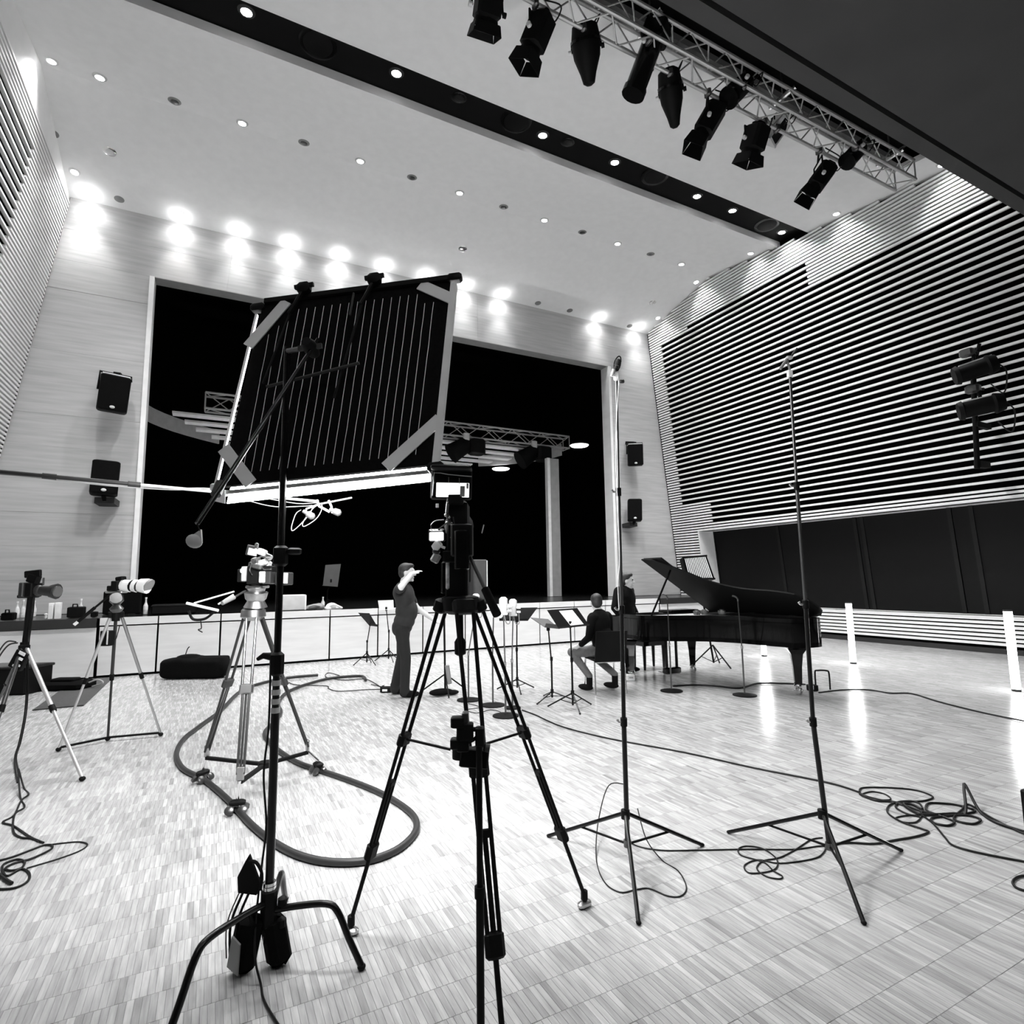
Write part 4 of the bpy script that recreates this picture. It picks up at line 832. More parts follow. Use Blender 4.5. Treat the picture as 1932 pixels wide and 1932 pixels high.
pbox(bx, 'case', 'black', (193, 1190, 212, 1218), AB, 0, .08); pbox(bx, 'bright_edge', 'lightgrey', (201, 1190, 204, 1216), AB, -.05, .006); ptube(bx, 'cord', 'cable', [(226, 1180), (222, 1195), (219, 1205), (214, 1208)], AB, .004)
bA = V((-1.75, 6.9, 0)); bA = G(48, 1425)
tA, AA = tripod('camera_tripod', 'dark tripod with cables at the left edge under the black video camera', bA, (46, 1222), [(155, 1474), (-12, 1345), (-40, 1470)], ['alu', 'dark', 'dark_steel'], None, .016)
MB().cyl(AA, AT(57, 1126, AA), .022, n=12).build('centre_column', 'black', tA)
camA = thing('video_camera', 'black video camera with long lens and top monitor on the leftmost tripod', 'camera', AT(57, 1128, AA))
B = lambda n, rc, m='black', o=0.0, th=.08, ti=0.0, r=.008: pbox(camA, n, m, rc, AA, o, th, ti, r)
B('body', (46, 1100, 70, 1126), 'black', 0, .13); B('back_panel', (44, 1099, 53, 1126), 'dark', -.03, .12); B('base_plate', (41, 1122, 66, 1128), 'black', 0, .12); B('top_handle', (54, 1084, 74, 1100), 'black', 0, .06, .3); B('monitor', (47, 1076, 78, 1089), 'black', 0, .03, -.1); B('monitor_arm', (56, 1086, 64, 1104), 'dark', -.01, .03); B('mic', (80, 1090, 84, 1104), 'dark', 0, .015)
pcyl(camA, 'lens', 'dark', (70, 1114), (108, 1116), AA, .03, prof=[(0, .05), (.15, .05), (.2, .042), (.5, .047), (.7, .047), (.72, .06), (.98, .072), (1, .06)]); MB().lathe(AT(107, 1116, AA, -.01), AT(110, 1116, AA, -.01), [(0, .05), (1, .05)], 14).build('front_glass', 'steel', camA)
for k in (0, 3):
    MB().tube(crom([AT(x + k, y, AA, -.02) for x, y in ((62, 1126), (60, 1150), (56, 1180), (52, 1210), (50, 1260), (50, 1300), (46, 1350), (36, 1400))] + [G(27 + k, 1436) + V((0, 0, .03)), G(30 + k * 2, 1462) + V((0, 0, .007)), G(33, 1478) + V((0, 0, .007))], 5), .006, 6).build('camera_cable', 'cable', camA)
cc = thing('control_unit', 'small light-faced control unit clipped to the leftmost tripod', 'control unit', AT(37, 1262, AA, -.08))
pbox(cc, 'housing', 'black', (25, 1228, 50, 1262), AA, -.08, .05, .45); 
for rc in ((35, 1230, 48, 1236), (35, 1241, 43, 1246), (23, 1254, 30, 1258), (34, 1254, 38, 1258)): pbox(cc, 'key', 'white', rc, AA, -.12, .006, .45, .002)
for pts in ([(30, 1211), (15, 1210), (4, 1220), (-8, 1240)], [(33, 1213), (18, 1216), (6, 1228), (-8, 1250)]): ptube(cc, 'cable', 'dark', pts, AA, .007)

# ================================================================== MUSIC STANDS AND MICROPHONES ON ROUND BASES
def music_stand(label, foot, hub, deskq, feet=3, spread=.26, paper=None, mat='black', rz=.3, z0=0.0):
    F = G(foot[0], foot[1], z0); t = thing('music_stand', label, 'music stand', F); H = AT(*hub, F)
    D = [AT(x, y, F, o) for x, y, o in deskq]; dc = (D[0] + D[1] + D[2] + D[3]) / 4
    bot = (D[2] + D[3]) / 2; n = (D[1] - D[0]).cross(D[3] - D[0]).normalized()
    att = dc.lerp(bot, .35)
    MB().cyl(V((F.x, F.y, z0 + .04)), V((F.x, F.y, z0 + (att.z - z0) * .55)), .012, n=10).build('lower_tube', 'black', t); MB().cyl(V((F.x, F.y, z0 + (att.z - z0) * .5)), att - V((0, 0, .03)), .009, n=10).build('upper_tube', 'black', t)
    MB().cyl(V((F.x, F.y, z0 + (att.z - z0) * .52)), V((F.x, F.y, z0 + (att.z - z0) * .57)), .018, n=10).build('height_clamp', 'black', t); MB().rbox(att - V((0, 0, .04)), (.04, .04, .08), .01).build('tilt_joint', 'black', t)
    MB().cyl(V((F.x, F.y, H.z - .02)), V((F.x, F.y, H.z + .03)), .02, n=10).build('leg_collar', 'black', t)
    for k in range(3):
        g = rz + k * 2 * math.pi / 3; e = F + V((math.cos(g) * spread, math.sin(g) * spread, .010)); h = V((F.x, F.y, H.z))
        MB().cyl(h, e, .009, n=8).build('leg', 'black_gloss', t); MB().cyl(h.lerp(e, .5), V((F.x, F.y, z0 + .06)), .005, n=6).build('brace', 'black', t)
        MB().ell(e, (.012, .012, .0095), None, 8, 6).build('foot', 'black', t)
    MB().prism(D, n * .006).build('desk', mat, t, False)
    MB().prism([D[3], D[2], D[2] - n * .05, D[3] - n * .05], (D[0] - D[3]).normalized() * .006).build('ledge', mat, t, False)
    if paper:
        m = [D[0].lerp(D[1], u).lerp(D[3].lerp(D[2], u), v) for u, v in paper]
        pt = thing('sheet_music', 'white score page on the black music stand nearest the seated man', 'sheet music', m[3]); s = n if n.y < 0 else -n
        MB().prism([q + s * .005 for q in m], s * .001).build('page', 'paper', pt, False)
        for i in range(9):
            v = .1 + i * .095; a, b = m[0].lerp(m[3], v).lerp(m[1].lerp(m[2], v), .15), m[0].lerp(m[3], v).lerp(m[1].lerp(m[2], v), .85)
            MB().bar(a + s * .0068, b + s * .0068, .0012, .006, s).build('staff_line', 'midgrey', pt, False)
    return t
music_stand('small folding music stand close to the stage front, left of the conductor', (692, 1254), (691, 1232), [(676, 1156, .05), (697, 1157, .3), (712, 1182, .25), (697, 1180, 0)], rz=1.0, spread=.24)
music_stand('music stand with white pages just behind the conductor', (733, 1247), (733, 1226), [(713, 1133, 0), (742, 1132, 0), (743, 1150, -.05), (716, 1152, -.05)], mat='paper', rz=.6, spread=.26)
music_stand('wide black music stand with its back turned, behind the condenser microphones', (976, 1303), (976, 1282), [(962, 1147, .05), (1014, 1146, .05), (996, 1171, -.1), (942, 1171, -.1)], rz=.2, spread=.30)
music_stand('black music stand tilted flat like a tray in the middle of the three', (1042, 1322), (1041, 1305), [(1001, 1165, .1), (1034, 1168, .3), (1056, 1186, .1), (1028, 1183, -.1)], rz=1.4, spread=.30, mat='darkgrey')
music_stand('black music stand carrying a white score, nearest the seated man', (1081, 1337), (1080, 1308), [(1032, 1151, 0), (1089, 1147, 0), (1112, 1180, -.12), (1054, 1186, -.12)], rz=.2, spread=.31, paper=[(.36, .1), (.80, .1), (.85, .93), (.42, .95)])
music_stand('music stand with sparkling open score standing up on the stage', (617, 1141), (617, 1130), [(614, 1066, 0), (643, 1064, 0), (637, 1107, -.1), (609, 1105, -.1)], rz=.2, spread=.2, mat='darkgrey', z0=ZS)
def round_mic(label, foot, top, mics=1, mat='white', r=.15, kind=0):
    F = G(*foot); t = thing('microphone_stand', label, 'microphone stand', F); T = AT(*top, F)
    MB().lathe(F, F + V((0, 0, .028)), [(0, r), (.4, r), (1, r * .35)], 22).build('round_base', 'black', t)
    m = (F + T) / 2; MB().cyl(F + V((0, 0, .02)), V((F.x, F.y, m.z)), .011, n=10).build('lower_tube', 'dark_steel', t); MB().cyl(V((F.x, F.y, m.z)), T, .0075, n=10).build('upper_tube', 'dark_steel' if mics else 'dark', t)
    MB().cyl(V((F.x, F.y, m.z - .02)), V((F.x, F.y, m.z + .02)), .017, n=10).build('clutch', 'chrome', t)
    if mics:
        c = T + V((0, 0, .10)); MB().lathe(T + V((0, 0, .0)), T + V((0, 0, .19)), [(0, .030), (.1, .038), (.5, .040), (.55, .050), (.88, .048), (1, .024)], 14).build('microphone', 'white', t)
        for zz in (.035, .085): 
            for sx in (-1, 1): MB().rbox(T + RIGHT * .068 * sx + V((0, 0, zz)), (.05, .045, .026), .006, FR).build('shock_mount', 'white', t)
        MB().rbox(T + V((0, 0, .0)), (.10, .05, .03), .01, FR).build('cradle', 'white', t)
        MB().tube(crom([T + V((0, 0, .02)), T + RIGHT * .03 + V((0, 0, -.10)), T + RIGHT * .07 + V((0, 0, -.1)), T + RIGHT * .07 + V((0, 0, .02))], 5), .006, 6).build('mic_cable', 'grey', t)
    elif kind: MB().tube(crom([T - V((0, 0, .01)), T + V((0, 0, .02)), T + RIGHT * -.03 + V((0, 0, .05)), T + RIGHT * -.07 + V((0, 0, .06))], 4), [.011] * 13, 8).build('small_microphone', 'dark_steel', t)
    return t
round_mic('round-base stand with white studio microphone half hidden behind the big tripod', (884, 1321), (898, 1148), 1)
round_mic('slim round-base stand with a white disc on its base', (930, 1331), (931, 1165), 0, kind=0)
round_mic('round-base stand with the larger white studio microphone, front one of the pair', (954, 1351), (950, 1158), 1)
tm = G(940, 1335); rm2 = round_mic('thin stand with the smaller white studio microphone beside the wide music stand', (967, 1336), (968, 1160), 1, r=.1)
round_mic('slim microphone stand with round base at the left end of the piano', (1267, 1304), (1259, 1130), 0, kind=1)
round_mic('slim microphone stand with round base in front of the piano tail', (1405, 1312), (1392, 1133), 0, kind=1)
gs = G(840, 1308); gst = thing('grey_stand', 'black tripod stand with a bag of cables behind the big tripod', 'light stand', gs); hh = AT(840, 1288, gs)
MB().cyl(V((gs.x, gs.y, .05)), AT(838, 1165, gs), .014, n=10).build('pole', 'black', gst)
for k in range(3): g = .3 + 2.09 * k; MB().cyl(V((gs.x, gs.y, .26)), gs + V((math.cos(g) * .36, math.sin(g) * .36, .012)), .010, n=8).build('leg', 'black', gst)
pbox(gst, 'cable_bundle', 'grey', (842, 1255, 850, 1290), gs, -.03, .05, -.15, .01)
kb = G(832, 1312); tag(MB().ell(kb + V((0, 0, .045)), (.17, .10, .045), None, 14, 8).ell(kb + V((.15, -.02, .03)), (.10, .08, .03)).build('cable_pouch', 'black_cloth'), 'flat black cable pouch lying under the tripod stand', 'bag')

# ================================================================== GRAND PIANO
# keyboard end far (large Y), tail towards the camera; bass side (hinge) at larger X
PX0, PX1, PY0, PY1 = 5.58, 7.13, 4.78, 7.45     # treble side, bass side, tail, keyboard end
def outline(o=0.0, y_front=PY1):
    pts = [(PX1 + o, y_front), (PX1 + o, PY0 + .32)]
    for t in (0, .25, .5, .75, 1): a = t * math.pi / 2; pts.append((PX1 + o - .28 * (1 - math.cos(a)), PY0 - o + .32 * (1 - math.sin(a))))
    pts += [(PX1 - .46, PY0 - o + .03)]
    ctl = [V((PX1 - .58 - o, PY0 + .12, 0)), V((PX1 - .66 - o, PY0 + .40, 0)), V((PX1 - .72 - o, PY0 + .85, 0)), V((PX1 - .92 - o, PY0 + 1.25, 0)), V((PX1 - 1.28 - o, PY0 + 1.55, 0)), V((PX0 - o, PY0 + 1.85, 0)), V((PX0 - o, PY1 - .45, 0))]
    pts += [(p.x, p.y) for p in crom(ctl, 4)]
    pts += [(PX0 - o, y_front)]
    return pts
pn_ = thing('grand_piano', 'black lacquered concert grand piano with its lid raised', 'piano', ((PX0 + PX1) / 2, (PY0 + PY1) / 2, 0))
RZ0, RZ1 = 0.64, 1.00
O = outline(); MB().prism([(x, y, RZ0) for x, y in O if True], (0, 0, 0.06)).build('soundboard_case', 'lacquer', pn_, False)
oi = outline(-.05, PY1 - .34); oo = outline(0, PY1 - .30); m = MB(); n = len(oo)
m.prism([(x, y, RZ0) for x, y in oo], (0, 0, RZ1 - RZ0 - .05)); m.build('rim', 'lacquer', pn_)
mm = MB(); vs = [V((x, y, RZ1)) for x, y in oo] + [V((x, y, RZ1)) for x, y in oi] + [V((x, y, RZ1 - .06)) for x, y in oo] + [V((x, y, RZ1 - .06)) for x, y in oi]
fs = []
for i in range(n):
    j = (i + 1) % n; fs += [(i, j, n + j, n + i), (i, 2 * n + i, 2 * n + j, j), (n + i, n + j, 3 * n + j, 3 * n + i)]
mm.add(vs, fs).build('rim_top', 'lacquer', pn_)
MB().prism([(x, y, RZ1 - .055) for x, y in oi], (0, 0, .006)).build('iron_plate', 'midgrey', pn_, False)
for x in (PX0 + .03, PX1 - .03): MB().rbox((x, PY1 - .15, .80), (.075, .34, .34), .02).build('key_arm', 'lacquer', pn_)
MB().box(((PX0 + PX1) / 2, PY1 - .1, .66), (PX1 - PX0, .28, .05)).build('key_bed', 'lacquer', pn_, False); MB().box(((PX0 + PX1) / 2, PY1 - .10, .715), (1.24, .15, .022)).build('white_keys', 'white', pn_, False)
for i in range(36):
    k = [0, 1, 3, 4, 5][i % 5] + 7 * (i // 5); MB().box((PX0 + .17 + k * .0237, PY1 - .13, .732), (.011, .09, .012)).build('black_key', 'black', pn_, False)
MB().box(((PX0 + PX1) / 2, PY1 - .24, .86), (1.30, .03, .26)).build('fallboard', 'lacquer', pn_, False)
MB().rbox((6.35, PY1 - .75, 1.03), (.55, .30, .05), .01).build('music_desk', 'lacquer', pn_)
def pleg(x, y):
    L = thing if False else None
    a = V((x, y, 0)); lg = MB().lathe(a + V((0, 0, .12)), a + V((0, 0, .66)), [(0, .045), (.03, .06), (.45, .075), (.75, .10), (.86, .15), (.92, .15), (1, .16)], 4).build('leg', 'lacquer', pn_, False)
    MB().lathe(a + V((0, 0, .09)), a + V((0, 0, .14)), [(0, .035), (.5, .055), (1, .045)], 12).build('caster_socket', 'chrome', lg)
    for s in (-1, 1): MB().lathe(a + V((.03 * s - .012, 0, .046)), a + V((.03 * s + .012, 0, .046)), [(0, .03), (.2, .046), (.8, .046), (1, .03)], 14).build('caster', 'chrome', lg)
pleg(7.0, 7.12); pleg(5.74, 7.12); pleg(6.87, 5.12)
for x in (6.25, 6.45): MB().cyl((x, 6.9, .14), (x, 6.9, .66), .022, n=8).build('pedal_rod', 'lacquer', pn_)
MB().rbox((6.35, 6.9, .12), (.30, .12, .09), .02).build('pedal_box', 'lacquer', pn_)
for x in (6.27, 6.35, 6.43): MB().rbox((x, 7.03, .08), (.035, .16, .012), .004).build('pedal', 'chrome', pn_)
# lid: hinged on the bass side, raised over the treble side
ang = math.radians(31); hx, hz = PX1 - .03, RZ1 + .012
def lidpt(x, y): d = hx - x; return V((hx - d * math.cos(ang), y, hz + d * math.sin(ang)))
lo = [q for q in outline(.015, PY1 - .62) if q[1] <= PY1 - .61]
MB().prism([lidpt(x, y) for x, y in lo], V((math.sin(ang), 0, math.cos(ang))) * .02).build('lid', 'black', pn_, False)
up = V((math.sin(ang), 0, math.cos(ang)))
MB().prism([lidpt(PX1, PY1 - 1.02) + up * .024, lidpt(PX1, PY1 - .63) + up * .024, lidpt(PX0 - .01, PY1 - .63) + up * .024, lidpt(PX0 - .01, PY1 - 1.02) + up * .024], up * .02).build('front_flap', 'black', pn_, False)
MB().cyl((PX0 + .06, PY1 - .95, RZ1), lidpt(PX0 + .28, PY1 - .95), .014, n=8).build('prop_stick', 'lacquer', pn_)
for y in (5.3, 6.0, 6.6): MB().rbox((PX1 - .005, y, RZ1 + .012), (.03, .14, .02), .004).build('hinge', 'chrome', pn_)
BX = 6.72; bn = thing('piano_bench', 'black padded piano bench at the keyboard', 'bench', (BX, 7.85, 0))
MB().rbox((BX, 7.85, .50), (.54, .36, .07), .025).build('cushion', 'black', bn); MB().box((BX, 7.85, .43), (.50, .33, .07)).build('apron', 'lacquer', bn, False)
for sx in (-1, 1):
    for sy in (-1, 1): MB().lathe((BX + .21 * sx, 7.85 + .13 * sy, 0), (BX + .21 * sx, 7.85 + .13 * sy, .42), [(0, .018), (.1, .022), (.8, .03), (1, .034)], 10).build('leg', 'lacquer', bn)
# gridded softbox behind the piano
sp = G(1347, 1257); gb = thing('grid_softbox', 'black softbox with bright louvre grid on a low tripod behind the piano', 'light', sp)
q = [AT(1287, 1052, sp), AT(1333, 1048, sp), AT(1349, 1093, sp, -.1), AT(1297, 1093, sp, -.1)]; nn = (q[1] - q[0]).cross(q[3] - q[0]).normalized()
if nn.y < 0: nn = -nn
MB().prism(q, nn * .18).build('box', 'black', gb, False)
for i in range(13):
    u = .10 + i * .067; MB().bar(q[0].lerp(q[1], u) - nn * .012, q[3].lerp(q[2], u) - nn * .012, .010, .02, nn).build('louvre', 'led', gb, False)
for v in (0.02, .98): MB().bar(q[0].lerp(q[3], v) - nn * .014, q[1].lerp(q[2], v) - nn * .014, .03, .03, nn).build('frame_edge', 'black', gb, False)
MB().cyl(V((sp.x, sp.y, .06)), (q[2] + q[3]) / 2 + nn * .1, .016, n=10).build('pole', 'black', gb)
for k in range(3):
    g = .5 + 2.09 * k; e = sp + V((math.cos(g) * .38, math.sin(g) * .38, .012)); MB().cyl(V((sp.x, sp.y, .36)), e, .012, n=8).build('leg', 'black', gb); MB().cyl(V((sp.x, sp.y, .07)), V((sp.x, sp.y, .36)).lerp(e, .55), .007, n=6).build('brace', 'black', gb)
# glass and small things on the piano rim
for i, (px, py) in enumerate(((1315, 1158), (1329, 1157), (1362, 1157))):
    p = G(px, py + 2, RZ1 + .001); tag(MB().lathe(p, p + V((0, 0, .07)), [(0, .045), (.2, .05), (.8, .055), (.82, .03), (1, .035)], 12).build('cable_coil', 'steel'), 'shiny clamp bundle resting on the piano rim, %s of three' % ('leftmost', 'middle', 'rightmost')[i], 'clamp')

# ================================================================== CHAIR
chx = V((4.87, 6.62, 0)); cf = V((.28, .96, 0)).normalized(); cr = V((.96, -.28, 0)).normalized()
ch = thing('stacking_chair', 'black shell chair with chrome legs under the seated man', 'chair', chx); CR = basis(cr, UP)
MB().rbox(chx + V((0, 0, .445)), (.46, .44, .03), .02, basis(cf, UP)).build('seat', 'black', ch)
bp = chx - cf * .22
MB().prism([bp - cr * .22 + V((0, 0, .43)), bp + cr * .22 + V((0, 0, .43)), bp - cf * .09 + cr * .22 + V((0, 0, .84)), bp - cf * .09 - cr * .22 + V((0, 0, .84))], -cf * .018).build('backrest', 'black', ch, False)
for sx in (-1, 1):
    for sy in (-1, 1):
        e = chx + cf * .23 * sx + cr * .22 * sy; MB().cyl(chx + cf * .19 * sx + cr * .21 * sy + V((0, 0, .43)), e + V((0, 0, .008)), .011, n=10).build('leg', 'chrome', ch)
for s in (-1, 1): MB().cyl(chx + cf * .2 * s - cr * .21 + V((0, 0, .42)), chx + cf * .2 * s + cr * .21 + V((0, 0, .42)), .010, n=8).build('cross_bar', 'chrome', ch)

# ================================================================== PEOPLE
def person(name, label, base, fwd, prims, hair, voxel=.0085, eyes=None):
    f = V(fwd).normalized(); r = V((f.y, -f.x, 0)); base = V(base); ROT = Matrix((f, r, UP)).transposed()
    def w3(p): return base + f * p[0] + r * p[1] + UP * p[2]
    def shape(plist):
        m = MB()
        for q in plist:
            if q[0] == 'c':
                a, b = w3(q[2]), w3(q[3]); m.ell(a, q[4], None, 14, 9); m.ell(b, q[5], None, 14, 9); m.cyl(a, b, q[4] * .99, q[5] * .99, 14)
            else: m.ell(w3(q[2]), q[3], ROT @ (q[4] if len(q) > 4 else Matrix.Identity(3)), 20, 14)
        return m
    def solid(plist, nm, vox):
        o = shape(plist).build(nm, 'skin'); md = o.modifiers.new('r', 'REMESH'); md.mode = 'VOXEL'; md.voxel_size = vox
        sm = o.modifiers.new('s', 'SMOOTH'); sm.factor = .5; sm.iterations = 3
        dg = bpy.context.evaluated_depsgraph_get(); me = bpy.data.meshes.new_from_object(o.evaluated_get(dg)); bpy.data.objects.remove(o); return me
    body = solid(prims, name, voxel); body.materials.clear(); labs = []
    for q in prims:
        if q[1] not in labs: labs.append(q[1])
    for l in labs: body.materials.append(MATS[l])
    nf = len(body.polygons); cen = np.empty(nf * 3); body.polygons.foreach_get('center', cen); cen = cen.reshape(-1, 3); best = np.full(nf, 1e9); idx = np.zeros(nf, int)
    for q in prims:
        if q[0] == 'c':
            a, b = np.array(w3(q[2])), np.array(w3(q[3])); ab = b - a; t = np.clip(((cen - a) @ ab) / max(ab @ ab, 1e-9), 0, 1); d = np.linalg.norm(cen - a - t[:, None] * ab, axis=1) - (q[4] + (q[5] - q[4]) * t)
        else:
            c = np.array(w3(q[2])); inv = np.array((ROT @ (q[4] if len(q) > 4 else Matrix.Identity(3))).transposed()); l = (cen - c) @ inv.T; k = np.linalg.norm(l / np.array(q[3]), axis=1); d = (k - 1) * min(q[3])
        s = d < best; best[s] = d[s]; idx[s] = labs.index(q[1])
    body.polygons.foreach_set('material_index', idx.astype(np.int32)); body.shade_smooth()
    t = thing(name, label, 'person', base)
    link(body, 'body', t)
    h = solid(hair, 'hair', .008); h.materials.clear(); h.materials.append(MATS['hair']); h.shade_smooth(); link(h, 'hair', t)
    if eyes:
        for e in eyes: MB().ell(w3(e), .011, None, 8, 6).build('eye', 'black', t)
    return t, w3
def head(c, s=1.0, pitch=0.0, turn=0.0, skin='skin'):
    """c: centre (f, r, z)"""
    R3 = Matrix.Rotation(turn, 3, 'Z') @ Matrix.Rotation(pitch, 3, 'Y')
    def h(x, y, z): p = R3 @ V((x, y, z)); return (c[0] + p.x * s, c[1] + p.y * s, c[2] + p.z * s)
    pr = [('e', skin, h(-.005, 0, .025), (.098 * s, .078 * s, .100 * s), R3), ('e', skin, h(.028, 0, -.045), (.066 * s, .060 * s, .075 * s), R3), ('c', skin, h(.094, 0, .015), h(.112, 0, -.022), .011 * s, .016 * s), ('e', skin, h(.088, 0, -.062), (.016 * s, .027 * s, .010 * s), R3), ('e', skin, h(.080, 0, -.098), (.020 * s, .026 * s, .018 * s), R3),
          ('e', skin, h(.086, 0, .042), (.016 * s, .05 * s, .012 * s), R3)]
    for sg in (-1, 1): pr += [('e', skin, h(-.008, .078 * sg, -.005), (.022 * s, .010 * s, .032 * s), R3), ('e', skin, h(.06, .04 * sg, -.03), (.03 * s, .022 * s, .03 * s), R3)]
    eyes = [h(.086, .030, .020), h(.086, -.030, .020)]
    hair = [('e', 'hair', h(-.022, 0, .050), (.100 * s, .086 * s, .088 * s), R3), ('e', 'hair', h(-.055, 0, .005), (.062 * s, .080 * s, .085 * s), R3), ('e', 'hair', h(.035, 0, .098), (.058 * s, .066 * s, .034 * s), R3)]
    return pr, hair, eyes
def hand(wr, d, up_, skin='skin', curl=.5, s=1.0):
    """hand at wrist wr, pointing d, palm normal up_ in body coordinates (f, r, z)"""
    wr = V(wr); d = V(d).normalized(); n = (V(up_) - d * V(up_).dot(d)).normalized(); sd = d.cross(n); out = []
    pc = wr + d * .045 * s
    out.append(('c', skin, tuple(wr), tuple(pc), .026 * s, .030 * s)); out.append(('c', skin, tuple(wr + d * .075 * s - sd * .022 * s), tuple(wr + d * .075 * s + sd * .022 * s), .017 * s, .017 * s)); out.append(('c', skin, tuple(pc - sd * .016 * s), tuple(pc + sd * .016 * s), .018 * s, .018 * s))
    for i, (o, L) in enumerate(((-.031, .066), (-.011, .078), (.010, .072), (.030, .056))):
        a = wr + d * .085 * s + sd * o * s; b = a + (d * math.cos(curl * .4) - n * math.sin(curl * .4)) * L * .55 * s; c = b + (d * math.cos(curl * 1.3) - n * math.sin(curl * 1.3)) * L * .5 * s
        out += [('c', skin, tuple(a), tuple(b), .0098 * s, .0092 * s), ('c', skin, tuple(b), tuple(c), .0090 * s, .0078 * s)]
    a = wr + d * .03 * s - sd * .028 * s; b = a + (d * .6 - sd * .7).normalized() * .035 * s; c = b + (d * .9 - sd * .2 - n * .3).normalized() * .034 * s
    return out + [('c', skin, tuple(a), tuple(b), .0125 * s, .011 * s), ('c', skin, tuple(b), tuple(c), .0105 * s, .009 * s)]
# --- conductor shading his eyes
hp, hh_, he = head((.045, 0, 1.655), 1.02, .05)
bd = [('e', 'tee', (.02, 0, 1.31), (.135, .205, .22)), ('e', 'tee', (.045, 0, 1.13), (.155, .18, .18)), ('e', 'tee', (.015, 0, 1.00), (.145, .18, .13)), ('c', 'tee', (-.01, -.17, 1.455), (-.01, .17, 1.455), .075, .075), ('e', 'tee', (-.055, 0, 1.38), (.09, .17, .12)),
      ('c', 'skin', (-.005, 0, 1.48), (.025, 0, 1.59), .060, .056), ('e', 'trousers', (-.015, 0, .92), (.140, .17, .12)), ('e', 'trousers', (-.05, 0, .90), (.105, .155, .12))]
for s in (-1, 1):
    g = .085 * s - .02
    bd += [('c', 'trousers', (-.01, .09 * s, .88), (.02 + g * .5, .11 * s, .50), .100, .074), ('c', 'trousers', (.02 + g * .5, .11 * s, .50), (-.02 + g, .12 * s, .10), .074, .064), ('c', 'trousers', (-.02 + g, .12 * s, .12), (-.015 + g, .12 * s, .07), .064, .070),
           ('e', 'suit', (.055 + g, .125 * s, .042), (.135, .050, .044)), ('e', 'suit', (-.025 + g, .125 * s, .055), (.062, .048, .055))]
bd += [('c', 'tee', (-.01, .185, 1.455), (.00, .375, 1.435), .070, .060), ('c', 'tee', (.0, .36, 1.44), (.0, .40, 1.44), .062, .058), ('c', 'skin', (.0, .38, 1.445), (.02, .415, 1.455), .046, .044), ('c', 'skin', (.02, .415, 1.455), (.135, .20, 1.635), .046, .031)]
bd += hand((.135, .20, 1.635), (.75, -.52, .38), (-.2, .3, .9), curl=.35)
bd += [('c', 'tee', (.0, -.185, 1.45), (.10, -.235, 1.25), .072, .062), ('c', 'skin', (.09, -.235, 1.26), (.15, -.245, 1.16), .047, .045), ('c', 'skin', (.15, -.245, 1.16), (.40, -.20, .99), .044, .029)] + hand((.40, -.20, .99), (.85, .05, -.4), (.3, 0, .9), curl=.5)
person('person', 'standing man in a dark T-shirt shading his eyes with one raised hand', (2.36, 7.80, 0), (.90, -.43, 0), bd + hp, hh_, eyes=he)
# --- seated man seen from behind
hp, hh_, he = head((.10, 0, 1.20), .98, .12, 0.75)
bd = [('e', 'suit', (.05, 0, .90), (.125, .20, .22)), ('e', 'suit', (.01, 0, .70), (.135, .185, .20)), ('e', 'suit', (0, 0, .56), (.15, .18, .12)), ('c', 'suit', (.045, -.165, 1.005), (.045, .165, 1.005), .072, .072), ('c', 'skin', (.06, 0, 1.03), (.085, 0, 1.13), .058, .054)]
for s in (-1, 1): 
    kn = (.46, .13 * s, .50) if s < 0 else (.40, .17, .49); an = (.16, .13 * s, .10) if s < 0 else (-.02, .22, .10)
    bd += [('c', 'jeans', (.02, .10 * s, .545), kn, .092, .066), ('c', 'jeans', kn, (an[0], an[1], .20), .064, .048), ('c', 'suit', (an[0], an[1], .20), (an[0], an[1], .08), .046, .044), ('e', 'suit', (an[0] + .07, an[1], .042), (.13, .045, .042))]
    bd += [('c', 'suit', (.045, .19 * s, .995), (.06, .245 * s, .74), .066, .052), ('c', 'suit', (.06, .245 * s, .74), (.20, .235 * s, .64), .052, .042), ('c', 'skin', (.19, .235 * s, .645), (.29, .20 * s, .60), .036, .028)] + hand((.29, .20 * s, .60), (.9, -.1 * s, -.25), (.2, 0, 1), curl=.7)
person('person', 'man seated on the black chair, dark sweater and grey trousers, seen from behind', chx + cf * .02, (-.30, .95, 0), bd + hp, hh_, eyes=he)
# --- man standing at the keyboard
hp, hh_, he = head((.05, 0, 1.49), 1.06, 0, -.45)
bd = [('e', 'suit', (.01, 0, 1.19), (.15, .25, .23)), ('e', 'suit', (.015, 0, 1.00), (.135, .20, .20)), ('c', 'suit', (-.01, -.195, 1.325), (-.01, .195, 1.325), .082, .082), ('c', 'skin', (0, 0, 1.36), (.02, 0, 1.46), .056, .052), ('e', 'suit', (-.01, 0, .85), (.13, .165, .12)), ('e', 'paper', (.125, -.05, 1.25), (.018, .05, .028))]
for s in (-1, 1):
    bd += [('c', 'suit', (-.01, .085 * s, .82), (.01, .095 * s, .46), .090, .066), ('c', 'suit', (.01, .095 * s, .46), (-.02, .10 * s, .09), .064, .056), ('e', 'suit', (.045, .105 * s, .042), (.132, .047, .042)),
           ('c', 'suit', (-.01, .22 * s, 1.32), (-.03, .33 * s, 1.06), .082, .066), ('c', 'suit', (-.03, .33 * s, 1.06), (.10, .29 * s, .86), .066, .048), ('c', 'skin', (.095, .29 * s, .865), (.12, .285 * s, .83), .031, .028)] + hand((.12, .285 * s, .83), (.3, -.05 * s, -.9), (.9, 0, .3), curl=.6)
person('person', 'man in dark clothes standing beside the piano keyboard, facing right', G(1184, 1268), (.45, -.89, 0), bd + hp, hh_, eyes=he)

